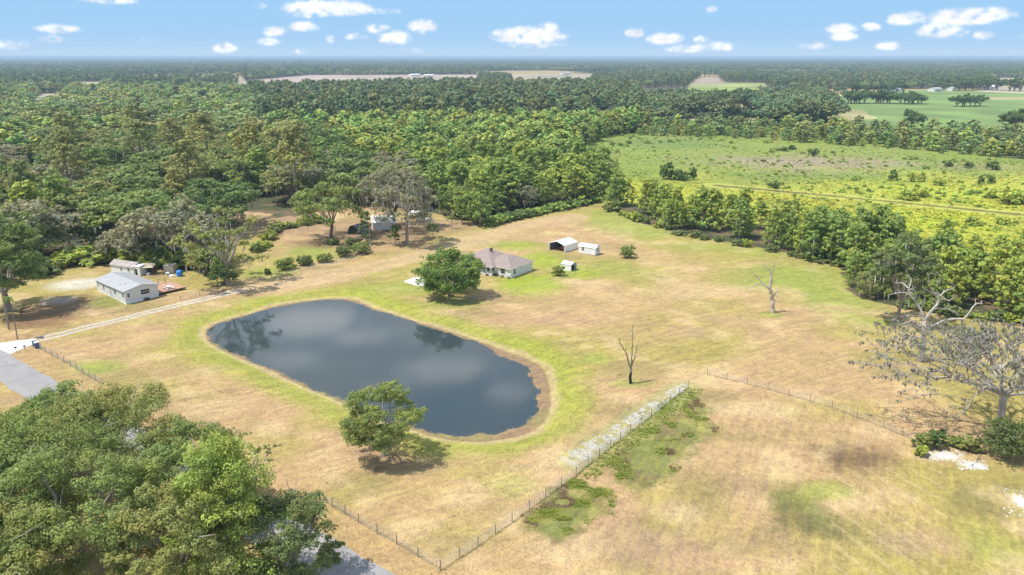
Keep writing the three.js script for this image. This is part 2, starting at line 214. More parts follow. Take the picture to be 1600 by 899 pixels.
// ---------------------------------------------------------------- colour of the ground (its own colours: dry and green grass, sand, leaf litter)
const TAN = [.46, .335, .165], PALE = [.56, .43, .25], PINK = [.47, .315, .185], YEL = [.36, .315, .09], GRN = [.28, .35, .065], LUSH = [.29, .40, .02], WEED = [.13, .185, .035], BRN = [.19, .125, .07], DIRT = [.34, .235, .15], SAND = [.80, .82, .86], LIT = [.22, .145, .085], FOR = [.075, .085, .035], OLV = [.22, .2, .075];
const blob = (px, py, rx, ry, c, k = 0.9, soft = 0.5, rag = 0.5) => { const m = G(px, py), e = G(px + rx, py), a = G(px, py - ry), b = G(px, py + ry); return { x: m.x, z: (a.z + b.z) / 2, rx: e.x - m.x, rz: (b.z - a.z) / 2, c, k, soft, rag }; };
const BLOBS = [
  // pasture beyond the house
  blob(960, 345, 90, 22, GRN, .8), blob(1010, 362, 70, 16, GRN, .75), blob(880, 338, 60, 9, YEL, .7), blob(850, 352, 80, 12, PINK, .85), blob(960, 392, 110, 10, TAN, .7), blob(1050, 405, 60, 14, TAN, .7), blob(1120, 400, 90, 20, YEL, .8), blob(1180, 440, 90, 20, GRN, .5), blob(1000, 430, 70, 12, GRN, .35), blob(1110, 480, 90, 16, YEL, .55), blob(1350, 500, 60, 20, GRN, .6), blob(700, 440, 90, 14, GRN, .45), blob(400, 470, 60, 8, GRN, .4), blob(1250, 435, 130, 30, GRN, .8), blob(1310, 470, 80, 30, GRN, .85), blob(1330, 520, 60, 20, YEL, .7), blob(1100, 385, 90, 12, GRN, .6), blob(1200, 395, 90, 10, GRN, .6), blob(1080, 455, 130, 14, PALE, .45), blob(1130, 430, 90, 10, YEL, .5),
  // the house lawn
  blob(830, 445, 70, 20, LUSH, .85), blob(900, 425, 50, 16, LUSH, .7), blob(850, 408, 40, 16, LUSH, .75), blob(815, 385, 50, 9, LUSH, .6), blob(730, 380, 70, 8, GRN, .6), blob(650, 450, 60, 18, GRN, .7), blob(610, 425, 70, 12, YEL, .6), blob(640, 400, 90, 10, YEL, .6), blob(700, 475, 60, 14, GRN, .6), blob(960, 415, 40, 12, GRN, .5), blob(590, 452, 60, 12, GRN, .6),
  // the middle pasture
  blob(930, 470, 120, 22, TAN, .6), blob(1000, 520, 130, 30, PINK, .4), blob(1250, 560, 110, 36, TAN, .7), blob(1130, 540, 70, 20, YEL, .45), blob(930, 560, 30, 12, GRN, .7), blob(1010, 575, 90, 18, OLV, .35), blob(1300, 640, 110, 22, YEL, .5), blob(1370, 555, 60, 16, YEL, .5), blob(1208, 492, 22, 6, GRN, .7), blob(985, 600, 40, 8, GRN, .6), blob(900, 620, 60, 30, YEL, .5), blob(960, 640, 60, 14, OLV, .4), blob(1290, 480, 70, 8, PALE, .35),
  // lawn left of the pond
  blob(140, 575, 60, 14, GRN, .75), blob(260, 530, 90, 12, TAN, .6), blob(230, 610, 80, 24, YEL, .6), blob(330, 640, 60, 20, PALE, .5), blob(420, 700, 80, 30, YEL, .6), blob(500, 660, 60, 20, YEL, .55), blob(560, 760, 60, 26, OLV, .45), blob(760, 740, 90, 20, YEL, .5), blob(800, 760, 60, 22, GRN, .4), blob(640, 800, 80, 26, PINK, .4), blob(700, 760, 60, 16, TAN, .6), blob(600, 715, 66, 24, DIRT, .6), blob(520, 690, 40, 14, PINK, .4), blob(150, 520, 60, 8, YEL, .5), blob(300, 480, 60, 8, YEL, .5), blob(450, 520, 20, 4, GRN, .1),
  // the field this side of the wire fence
  blob(950, 800, 60, 44, PINK, .8), blob(1000, 850, 120, 36, [.40, .28, .18], .7, .6, .7), blob(1180, 760, 50, 20, [.36, .25, .16], .55, .6, .8), blob(1420, 850, 80, 30, [.40, .29, .19], .6, .6, .8), blob(1080, 875, 170, 40, [.31, .225, .15], .6, .8, .6), blob(700, 850, 60, 20, [.40, .29, .17], .5), blob(640, 730, 70, 20, [.36, .27, .15], .45, .6, .8), blob(880, 500, 50, 12, [.38, .26, .16], .6, .6, .8), blob(1080, 520, 50, 14, [.44, .31, .2], .6, .6, .8), blob(1060, 800, 50, 24, PALE, .6), blob(880, 860, 80, 30, PALE, .55), blob(1100, 880, 120, 30, PINK, .75), blob(1180, 640, 90, 16, PALE, .75), blob(1240, 680, 70, 16, TAN, .6), blob(1100, 760, 60, 30, OLV, .45), blob(1345, 716, 78, 26, BRN, .9, .5, .9), blob(1330, 712, 40, 12, [.15, .10, .06], .6, .5, 1), blob(1225, 785, 30, 20, [.14, .12, .05], .6, .5, .9), blob(1290, 830, 34, 16, [.15, .12, .06], .5, .5, .9), blob(1250, 800, 60, 44, WEED, .7, .6, .8), blob(1240, 812, 40, 30, BRN, .45, .6, .9), blob(1300, 770, 60, 20, GRN, .65), blob(1320, 830, 50, 30, OLV, .6), blob(1400, 790, 70, 60, TAN, .5), blob(1540, 790, 60, 40, OLV, .7), blob(1560, 860, 70, 40, GRN, .4), blob(1480, 850, 50, 30, PINK, .4), blob(1170, 850, 90, 30, OLV, .35), blob(870, 848, 16, 8, BRN, .7, .5, .9), blob(1120, 620, 40, 16, OLV, .5),
  // neighbours' yards
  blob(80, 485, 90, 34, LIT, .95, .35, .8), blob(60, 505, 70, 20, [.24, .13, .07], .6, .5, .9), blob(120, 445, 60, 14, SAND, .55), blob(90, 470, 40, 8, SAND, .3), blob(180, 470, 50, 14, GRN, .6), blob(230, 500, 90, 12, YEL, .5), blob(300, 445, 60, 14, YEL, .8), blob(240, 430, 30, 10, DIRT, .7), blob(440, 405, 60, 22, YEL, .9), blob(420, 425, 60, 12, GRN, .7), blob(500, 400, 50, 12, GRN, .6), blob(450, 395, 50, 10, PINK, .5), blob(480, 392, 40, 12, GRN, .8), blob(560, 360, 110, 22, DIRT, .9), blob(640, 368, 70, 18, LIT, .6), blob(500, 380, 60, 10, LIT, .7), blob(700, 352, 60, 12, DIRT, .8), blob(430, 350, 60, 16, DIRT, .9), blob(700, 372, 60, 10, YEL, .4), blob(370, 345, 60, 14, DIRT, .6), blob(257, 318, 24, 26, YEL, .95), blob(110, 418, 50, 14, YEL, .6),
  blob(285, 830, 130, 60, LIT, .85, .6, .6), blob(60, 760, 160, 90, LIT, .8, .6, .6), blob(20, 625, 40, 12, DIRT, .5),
  // white sand beside the big mossy oak
  blob(1475, 712, 36, 9, SAND, .95, .4, 1.1), blob(1520, 727, 26, 8, SAND, .9, .4, 1.1), blob(1598, 786, 30, 22, SAND, .95, .4, 1.1), blob(1345, 692, 20, 4, PALE, .3),
];
const poly = (...a) => a.map(([x, y]) => { const g = G(x, y); return [g.x, g.z]; });
const WEEDS = [poly([815, 822], [872, 838], [900, 826], [940, 800], [942, 768], [905, 758], [870, 770]), poly([950, 716], [968, 750], [1010, 748], [1060, 728], [1112, 668], [1104, 642], [1082, 616], [1050, 634], [1000, 676])];
const weedBox = WEEDS.map(boxed);
const edgeDist = (w, x, z) => { let b = 1e9; for (let i = 0, j = w.length - 1; i < w.length; j = i++) { const [ax, az] = w[j], dx = w[i][0] - ax, dz = w[i][1] - az, t = clamp(((x - ax) * dx + (z - az) * dz) / (dx * dx + dz * dz)); b = Math.min(b, Math.hypot(x - ax - dx * t, z - az - dz * t)); } return inPoly(w, x, z) ? b : -b; };
function weedK(x, z) { let k = 0; WEEDS.forEach((w, i) => { if (x > weedBox[i][0] - 4 && x < weedBox[i][1] + 4 && z > weedBox[i][2] - 4 && z < weedBox[i][3] + 4) k = Math.max(k, smooth(-2, .8, edgeDist(w, x, z) + (fbm(x * .35, z * .35, 3) - .5) * 5)); }); return k; }
const inWeeds = (x, z) => { const n = (noise(x * 0.5, z * 0.5) - 0.5) * 3; return WEEDS.some((w, i) => x > weedBox[i][0] - 2 && x < weedBox[i][1] + 2 && z > weedBox[i][2] - 2 && z < weedBox[i][3] + 2 && inPoly(w, x + n, z - n)); };
const line = (...a) => a.map(([x, y]) => G(x, y));
const DRIVE = line([40, 536], [120, 515], [200, 496], [300, 472], [370, 455], [440, 444]), DIRTWAY = line([420, 447], [500, 436], [580, 420], [680, 394], [760, 368], [820, 350], [900, 338]), RUTS = line([1290, 480], [1400, 500], [1500, 520], [1640, 560]);
const DITCH = line([1120, 290], [1210, 298], [1400, 316], [1600, 336], [2000, 380]);
const pathDist = (l, x, z) => { let b = 1e9; for (let i = 1; i < l.length; i++) b = Math.min(b, segDist(x, z, l[i - 1], l[i])[0]); return b; };
const boxOf = (l, m) => [Math.min(...l.map((p) => p.x)) - m, Math.max(...l.map((p) => p.x)) + m, Math.min(...l.map((p) => p.z)) - m, Math.max(...l.map((p) => p.z)) + m];
const dBox = boxOf(DRIVE, 5), wBox = boxOf(DIRTWAY, 14), rBox = boxOf(RUTS, 4), tBox = boxOf(DITCH, 16);
const RUB = line([893, 722], [1071, 604]), OUT = [0, 0, 0], rs0 = (x, z) => z > -118 && x > 5 ? .45 : .86;
const lay = (c, k) => { OUT[0] += (c[0] - OUT[0]) * k; OUT[1] += (c[1] - OUT[1]) * k; OUT[2] += (c[2] - OUT[2]) * k; };
const purple = blob(1260, 255, 200, 16, [.36, .29, .23], .85, .7, .8), marshBlobs = [purple, blob(1180, 285, 160, 14, [.19, .25, .06], .6, .7, .8), blob(1060, 225, 120, 10, [.16, .24, .07], .7), blob(1450, 345, 160, 20, [.46, .52, .04], .8), blob(1350, 300, 160, 12, [.4, .46, .07], .6), blob(1540, 262, 80, 8, [.3, .27, .14], .5), blob(1250, 222, 200, 6, [.24, .3, .04], .7), blob(1500, 300, 150, 14, [.43, .5, .05], .7)];
function spread(bl, x, z, n) { for (const b of bl) { const dx = (x - b.x) / b.rx, dz = (z - b.z) / b.rz; if (dx > 1.5 || dx < -1.5 || dz > 1.5 || dz < -1.5) continue; const d = Math.sqrt(dx * dx + dz * dz) + (n - 0.5) * 2 * b.rag; if (d < 1.2) lay(b.c, b.k * smooth(1.15, 1.15 - b.soft - 0.3, d)); } }
function groundColor(x, z, wood, fine) {
  const [px, py] = project(x, 0, z);
  if (py < 205 || Math.abs(x) > 420) {
    const f = fieldAt(x, z), n = fbm(x * 0.02, z * 0.02, 3);
    if (f) { OUT[0] = f.c[0]; OUT[1] = f.c[1]; OUT[2] = f.c[2]; const k = (0.55 + 0.8 * n) * .78; if (f.c[1] > f.c[0] && noise(x * .004, z * .012 + 3) > .62) { OUT[0] = .42; OUT[1] = .38; OUT[2] = .2; } OUT[0] *= k; OUT[1] *= k; OUT[2] *= k * .85; return OUT; }
  }
  const n1 = fbm(x * 0.035 + 7, z * 0.035, 4), n2 = fbm(x * 0.16, z * 0.16 + 9, 3), n3 = fine ? fbm(x * 0.9, z * 1.1, 3) : 0.5, n4 = fine ? noise(x * 4.1, z * 3.7) : 0.5;
  const inMarsh = px > 880 && py < 660 && inPoly(MARSH, px, py);
  if (inMarsh) {
    OUT[0] = .235; OUT[1] = .315; OUT[2] = .05; lay([.46, .50, .05], smooth(258, 300, py + (n1 - .5) * 60) * .9); lay(mixc([.27, .31, .08], [.46, .47, .07], smooth(250, 300, py)), smooth(.42, .7, n1) * .5); lay([.15, .21, .06], smooth(.5, .72, n2) * .4);
    spread(marshBlobs, x, z, mix(n1, n2, .5));
    if (x > tBox[0] && x < tBox[1] && z > tBox[2] && z < tBox[3]) { const d = pathDist(DITCH, x, z) + (n2 - .5) * 3; lay([.44, .46, .10], .7 * smooth(9, 5, d) * smooth(1.5, 3.5, d)); lay([.13, .105, .05], .85 * smooth(2.6, 1, d)); }
  } else {
    OUT[0] = TAN[0]; OUT[1] = TAN[1]; OUT[2] = TAN[2];
    lay(YEL, smooth(.44, .64, n1) * .85); lay(PINK, smooth(.54, .36, n1) * .6); lay(PALE, smooth(.55, .75, n2) * .6); lay(OLV, smooth(.62, .8, fbm(x * .06 + 40, z * .11, 4)) * .6);
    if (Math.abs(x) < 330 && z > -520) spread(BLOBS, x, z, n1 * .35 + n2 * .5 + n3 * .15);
    const d = pond(x, z);
    if (d < 14) {
      const e = d + (n2 - .5) * 2.6 + (n3 - .5);
      lay(mixc(LUSH, YEL, .25 + .45 * n2), .82 * smooth(8 + 3 * n1, 3.5, e) * smooth(.2, 1.6, e)); lay([.5, .41, .22], .75 * smooth(2, .9, e) * smooth(-.6, .3, e));
      if (d < 0.3) { const q = -d - shelf(x, z) + (n3 - .5) * .5, wet = smooth(1.2, -.2, q); if (d < 0) { OUT[0] = .035; OUT[1] = .04; OUT[2] = .025; } lay(mixc([.30, .205, .125], [.26, .22, .10], smooth(.45, .7, n2)), wet * (d < 0 ? 1 : .6)); }
    }
    if (x > dBox[0] && x < dBox[1] && z > dBox[2] && z < dBox[3]) { let best = 1e9, sd = 0; for (let i = 1; i < DRIVE.length; i++) { const a = DRIVE[i - 1], b = DRIVE[i], q = segDist(x, z, a, b)[0]; if (q < best) { best = q; sd = ((x - a.x) * (b.z - a.z) - (z - a.z) * (b.x - a.x)) / a.distanceTo(b); } } const tr = Math.abs(Math.abs(sd) - .95) + (n3 - .5) * .5; if (best < 3) lay([.56, .55, .56], .85 * smooth(.75, .3, tr)); }
    if (x > wBox[0] && x < wBox[1] && z > wBox[2] && z < wBox[3]) { const q = pathDist(DIRTWAY, x, z) + (n2 - .5) * 7 + (n1 - .5) * 6; lay([.52, .385, .225], .85 * smooth(7.5, 3, q)); }
    if (x > rBox[0] && x < rBox[1] && z > rBox[2] && z < rBox[3]) { const q = Math.abs(pathDist(RUTS, x, z) - .8) + (n3 - .5); lay(PINK, .6 * smooth(.9, .2, q)); }
    if (z > -140) { const q = weedK(x, z); if (q > 0) { lay(mixc([.27, .30, .075], WEED, smooth(.35, .6, n2)), .82 * q); lay(BRN, .55 * q * smooth(.55, .7, fbm(x * .25 + 3, z * .25, 3))); } }
    if (z > -150 && z < -70) { const [q, t] = segDist(x, z, RUB[0], RUB[1]); if (q < 5) { lay([.30, .36, .14], .5 * smooth(3.6, 1.6, q + (n2 - .5) * 2)); lay([.52, .53, .50], .6 * smooth(2.2, .8, q + (n3 - .5) * 2.4) * smooth(.46, .62, fbm(t * 30, (x - z) * .6, 3))); } }
    const rs = roadSide(x, z); if (rs > -6 && rs < 0 && z > -160) lay([.46, .31, .16], .55 * smooth(-6, -3, rs + (n2 - .5) * 2));
    if (fine && px > 1300 && py > 730 && px < 1480) { const s = Math.sin((x * .93 - z * .36) * 2.2 + n2 * 2); lay(PALE, .35 * smooth(.55, .95, s) * smooth(.35, .6, n1 + .1)); }
  }
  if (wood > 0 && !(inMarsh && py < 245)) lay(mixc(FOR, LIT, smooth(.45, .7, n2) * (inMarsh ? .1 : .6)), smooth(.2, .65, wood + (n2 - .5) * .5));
  let k = 0.8 + .4 * n2;
  if (fine) { const ca = rs0(x, z), sa = Math.sqrt(1 - ca * ca), u = x * ca - z * sa, v = x * sa + z * ca, st = fbm(u * .22 + 3, v * 1.7, 4), s2 = fbm(u * .9, v * 3.6 + 8, 2); k = .30 + .40 * n3 + .36 * n4 + .24 * n2 + .46 * st + .24 * s2; if (!inMarsh && wood <= 0) { const g = smooth(.5, .68, st) * .28; OUT[0] += (.40 - OUT[0]) * g * .5; OUT[1] += (.36 - OUT[1]) * g * .4; OUT[2] *= 1 - g * .3; } } OUT[0] *= k * .76; OUT[1] *= k * (0.70 + .05 * n4); OUT[2] *= k * .66;
  return OUT;
}
const mixc = (a, b, t) => [mix(a[0], b[0], t), mix(a[1], b[1], t), mix(a[2], b[2], t)];
const toByte = (() => { const t = new Uint8Array(4097); for (let i = 0; i <= 4096; i++) { const c = i / 4096; t[i] = Math.round(255 * (c <= 0.0031308 ? 12.92 * c : 1.055 * Math.pow(c, 1 / 2.4) - 0.055)); } return (c) => t[Math.min(4096, Math.max(0, (c * 4096) | 0))]; })();

// ---------------------------------------------------------------- the ground: one sheet to the horizon, its patches side by side
const bumpTex = (() => { const N = 512, d = new Uint8Array(N * N * 4), r = rngOf(3); const base = new Float32Array(N * N); for (let i = 0; i < N * N; i++) base[i] = r(); for (let y = 0; y < N; y++) for (let x = 0; x < N; x++) { let s = 0, w = 0; for (const [st, k] of [[1, .35], [4, .35], [16, .3]]) { const X = x / st, Y = y / st, M = N / st, xi = Math.floor(X), yi = Math.floor(Y), u = X - xi, v = Y - yi, q = (a, b) => base[((b % M) * st) * N + (a % M) * st]; s += k * mix(mix(q(xi, yi), q(xi + 1, yi), u), mix(q(xi, yi + 1), q(xi + 1, yi + 1), u), v); w += k; } const o = (y * N + x) * 4, g = Math.round(255 * s / w); d[o] = d[o + 1] = d[o + 2] = g; d[o + 3] = 255; } const t = new THREE.DataTexture(d, N, N); t.wrapS = t.wrapT = THREE.RepeatWrapping; t.magFilter = THREE.LinearFilter; t.needsUpdate = true; return t; })();
{
  const mats = [], geos = [];
  function patch(x0, x1, z0, z1, nx, nz, tw, th, fine) {
    const g = new THREE.PlaneGeometry(1, 1, nx, nz), p = g.attributes.position, uv = g.attributes.uv;
    for (let i = 0; i < p.count; i++) { const x = mix(x0, x1, p.getX(i) + 0.5), z = mix(z1, z0, p.getY(i) + 0.5); p.setXYZ(i, x, groundY(x, z), z); uv.setXY(i, x, -z); }
    g.computeVertexNormals(); geos.push(g);
    const cs = Math.max(2, (x1 - x0) / 700), cw = Math.ceil((x1 - x0) / cs) + 2, ch = Math.ceil((z1 - z0) / cs) + 2, cov = new Float32Array(cw * ch);
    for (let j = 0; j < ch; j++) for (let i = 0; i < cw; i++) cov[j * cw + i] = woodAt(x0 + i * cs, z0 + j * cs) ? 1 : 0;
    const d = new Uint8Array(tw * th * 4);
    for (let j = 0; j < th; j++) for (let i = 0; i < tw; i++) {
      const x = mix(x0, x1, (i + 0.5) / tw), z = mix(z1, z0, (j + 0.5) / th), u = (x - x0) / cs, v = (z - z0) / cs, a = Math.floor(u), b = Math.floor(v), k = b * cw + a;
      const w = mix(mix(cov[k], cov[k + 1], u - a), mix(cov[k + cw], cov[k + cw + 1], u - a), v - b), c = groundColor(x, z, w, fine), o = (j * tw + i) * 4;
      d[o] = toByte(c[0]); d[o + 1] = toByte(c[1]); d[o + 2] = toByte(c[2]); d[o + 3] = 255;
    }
    const t = new THREE.DataTexture(d, tw, th); t.colorSpace = THREE.SRGBColorSpace; t.magFilter = THREE.LinearFilter; t.wrapS = t.wrapT = THREE.ClampToEdgeWrapping; t.needsUpdate = true;
    t.repeat.set(1 / (x1 - x0), 1 / (z1 - z0)); t.offset.set(-x0 / (x1 - x0), z1 / (z1 - z0));
    const b = bumpTex.clone(); b.repeat.set(1 / 24, 1 / 24); b.needsUpdate = true;
    mats.push(new THREE.MeshStandardMaterial({ map: t, roughness: 1, ...(fine ? { bumpMap: b, bumpScale: 0.24 } : {}) }));
  }
  patch(NEAR.x0, NEAR.x1, NEAR.z0, NEAR.z1, 460, 242, 2048, 1080, true);
  patch(-330, 330, -520, NEAR.z0, 60, 30, 2048, 1024, true);
  patch(-1100, 1100, -1700, -520, 8, 8, 2048, 1024, false);
  patch(-5200, 5200, -8500, -1700, 8, 8, 1400, 1000, false);
  patch(-30000, 30000, -30000, -8500, 4, 4, 256, 256, false);
  patch(-1100, -330, -520, NEAR.z0, 4, 4, 512, 256, false); patch(330, 1100, -520, NEAR.z0, 4, 4, 512, 256, false);
  patch(-1100, NEAR.x0, NEAR.z0, NEAR.z1, 4, 4, 512, 128, false); patch(NEAR.x1, 1100, NEAR.z0, NEAR.z1, 4, 4, 512, 128, false);
  patch(-1100, 1100, NEAR.z1, 300, 4, 4, 256, 64, false);
  patch(-30000, -5200, -8500, 300, 2, 2, 64, 64, false); patch(5200, 30000, -8500, 300, 2, 2, 64, 64, false);
  patch(-5200, -1100, -1700, 300, 2, 2, 256, 128, false); patch(1100, 5200, -1700, 300, 2, 2, 256, 128, false);
  const ground = mesh('ground', mergeGeometries(geos, true), mats);
  ground.userData.kind = 'structure';
}
{
  const sh = new THREE.Shape(); shore.forEach((p, i) => { const d = 1 + 0.55 / Math.hypot(p.x - pondMid.x, p.z - pondMid.z), x = pondMid.x + (p.x - pondMid.x) * d, y = -(pondMid.z + (p.z - pondMid.z) * d); i ? sh.lineTo(x, y) : sh.moveTo(x, y); });
  const g = new THREE.ShapeGeometry(sh); g.rotateX(-Math.PI / 2); g.translate(0, WATER, 0);
  const uv = g.attributes.uv, p = g.attributes.position; for (let i = 0; i < uv.count; i++) uv.setXY(i, p.getX(i), -p.getZ(i));
  const b = bumpTex.clone(); b.repeat.set(1 / 18, 1 / 60); b.rotation = 0.35; b.needsUpdate = true;
  const m = new THREE.MeshPhysicalMaterial({ color: new THREE.Color().setRGB(0.062, 0.088, 0.098), roughness: 0.03, ior: 1.33, transmission: 0.4, thickness: 0, bumpMap: b, bumpScale: 0.004 });
  const w = mesh('pond_water', g, m); w.userData.kind = 'structure';
}
const asphalt = (() => { const N = 512, d = new Uint8Array(N * N * 4); for (let i = 0; i < N * N; i++) { const x = i % N / N * 32, z = ((i / N) | 0) / N * 32, p = fbm(x * .5, z * .5, 4), cr = Math.abs(fbm(x * .35 + 20, z * .35, 4) - .5), k = (.78 + .32 * p + .22 * (hash(i % N, (i / N) | 0) - .5)) * (cr < .006 ? .62 : 1); for (let c = 0; c < 3; c++) d[4 * i + c] = toByte([.285, .275, .27][c] * k); d[4 * i + 3] = 255; } const t = new THREE.DataTexture(d, N, N); t.colorSpace = THREE.SRGBColorSpace; t.wrapS = t.wrapT = THREE.MirroredRepeatWrapping; t.magFilter = THREE.LinearFilter; t.repeat.set(3 / 32, 3 / 32); t.needsUpdate = true; return new THREE.MeshStandardMaterial({ map: t, roughness: .92 }); })(), concrete = std(.74, .72, .68, .9);
{
  const g = new GB(), a = roadA.clone().addScaledVector(roadDir, -260), L = 560, seg = 260;
  for (let i = 0; i < seg; i++) {
    const s0 = i / seg * L, s1 = (i + 1) / seg * L, e = (s, off, y) => a.clone().addScaledVector(roadDir, s).addScaledVector(roadOut, off).setY(y), w0 = (noise(s0 * .35, 3) - .5) * .6, w1 = (noise(s1 * .35, 3) - .5) * .6;
    g.quad(e(s0, w0, .05), e(s0, ROAD_W - w0, .05), e(s1, ROAD_W - w1, .05), e(s1, w1, .05)); g.quad(e(s0, w0, -.1), e(s0, w0, .05), e(s1, w1, .05), e(s1, w1, -.1)); g.quad(e(s1, ROAD_W - w1, -.1), e(s1, ROAD_W - w1, .05), e(s0, ROAD_W - w0, .05), e(s0, ROAD_W - w0, -.1));
  }
  const geo = g.build(); const uv = new Float32Array(geo.attributes.position.count * 2); for (let i = 0; i < uv.length / 2; i++) { uv[2 * i] = geo.attributes.position.getX(i) / 3; uv[2 * i + 1] = geo.attributes.position.getZ(i) / 3; } geo.setAttribute('uv', new THREE.BufferAttribute(uv, 2));
  asphalt.side = THREE.DoubleSide;
  const road = mesh('road', geo, asphalt); road.userData.kind = 'structure';
}
function slab(name, pts, y, mat) { const sh = new THREE.Shape(pts.map((p) => new THREE.Vector2(p.x, -p.z))); const g = new THREE.ExtrudeGeometry(sh, { depth: y + 0.3, bevelEnabled: false }); g.rotateX(-Math.PI / 2); g.translate(0, -0.3, 0); const m = mesh(name, g, mat); m.userData.kind = 'structure'; return m; }
slab('driveway_apron', line([-14, 541], [0, 537], [28, 533], [52, 531], [58, 537], [40, 543], [16, 554]), .09, concrete);
slab('concrete_slab', line([631, 440.5], [650, 432.5], [674, 439], [657, 449]), .1, concrete);

// ---------------------------------------------------------------- materials of plants
const leafMat = (r, g, b) => new THREE.MeshPhysicalMaterial({ color: new THREE.Color().setRGB(r, g, b), roughness: 0.85, specularIntensity: 0.35, vertexColors: true, transmission: 0.38, thickness: 0, side: THREE.DoubleSide });
const LEAF = {
  oak: [leafMat(.30, .36, .095), leafMat(.35, .37, .11), leafMat(.25, .325, .09), leafMat(.345, .335, .19), leafMat(.18, .26, .07)], dark: [leafMat(.17, .25, .07), leafMat(.21, .26, .085)], lime: [leafMat(.40, .48, .10), leafMat(.46, .52, .10), leafMat(.33, .43, .10), leafMat(.28, .38, .085)],
  pine: [leafMat(.41, .40, .13), leafMat(.35, .37, .125)], shrub: [leafMat(.26, .33, .075), leafMat(.38, .44, .07)], moss: leafMat(.50, .465, .41), grey: leafMat(.34, .33, .19),
};
const barkMat = new THREE.MeshStandardMaterial({ color: 0xffffff, roughness: 0.95, vertexColors: true });
const BARK = [.17, .135, .105], GREYB = [.30, .27, .235], BLEACH = [.52, .47, .42];
const tint = (r, k = 0.16) => { const a = 1 + (r() - 0.5) * 2 * k, h = (r() - 0.5) * k; return [a * (1 + h), a, a * (1 - h)]; };

// ---------------------------------------------------------------- tree shapes
const unit = (r) => { const u = r() * 2 - 1, a = r() * 2 * Math.PI, s = Math.sqrt(1 - u * u); return V3(s * Math.cos(a), u, s * Math.sin(a)); };
function clump(g, c, rad, sq, n, size, r, col, low = -0.35) {
  for (let i = 0; i < n; i++) {
    const d = unit(r); if (d.y < low) d.y *= -0.6; const q = rad * (0.62 + 0.42 * Math.sqrt(r()));
    g.leaf(c.x + d.x * q, c.y + d.y * q * sq, c.z + d.z * q, d.x + (r() - .5) * 1.1, d.y + .4 + (r() - .5) * 1.1, d.z + (r() - .5) * 1.1, d.x, d.y, d.z, size, r, col);
  }
}
function mass(g, c, rad, sq, tufts, n, size, r, k = 0.14) {            // a bough: many tufts on a rounded mass
  const base = tint(r, k);
  for (let i = 0; i < tufts; i++) {
    const d = unit(r); if (d.y < -0.25) d.y *= -0.5; const q = rad * (0.55 + 0.45 * r()), t = tint(r, k * .6);
    clump(g, V3(c.x + d.x * q, c.y + d.y * q * sq, c.z + d.z * q), rad * (0.3 + 0.2 * r()), 0.8, n, size, r, [base[0] * t[0], base[1] * t[1], base[2] * t[2]], -0.6);
  }
}
function limb(g, a, b, r0, r1, sag, r, sides, col, steps = 4) {
  const pts = [], rad = []; const w = a.distanceTo(b) * 0.12;
  for (let i = 0; i <= steps; i++) { const t = i / steps, e = Math.sin(t * Math.PI); pts.push(V3(mix(a.x, b.x, t) + (r() - .5) * w * e, mix(a.y, b.y, t) + sag * e + (r() - .5) * w * .6 * e, mix(a.z, b.z, t) + (r() - .5) * w * e)); rad.push(mix(r0, r1, t)); }
  g.tube(pts, rad, sides, col); return pts;
}
function strand(g, x, y, z, len, r, col) { const a = r() * 6.28, w = 0.09 + .1 * r(), dx = Math.cos(a) * w, dz = Math.sin(a) * w, k = g.p.length / 3, nx = -Math.sin(a), nz = Math.cos(a); g.v(x - dx, y, z - dz, nx, .3, nz, col); g.v(x + dx, y, z + dz, nx, .3, nz, col); g.v(x + dx * .7 + (r() - .5) * .15, y - len * .6, z + dz * .7, nx, .3, nz, col); g.v(x + (r() - .5) * .2, y - len, z + (r() - .5) * .2, nx, .3, nz, col); g.v(x - dx * .8, y - len * .55, z - dz * .8, nx, .3, nz, col); g.i.push(k, k + 2, k + 1, k, k + 3, k + 2, k, k + 4, k + 3); }
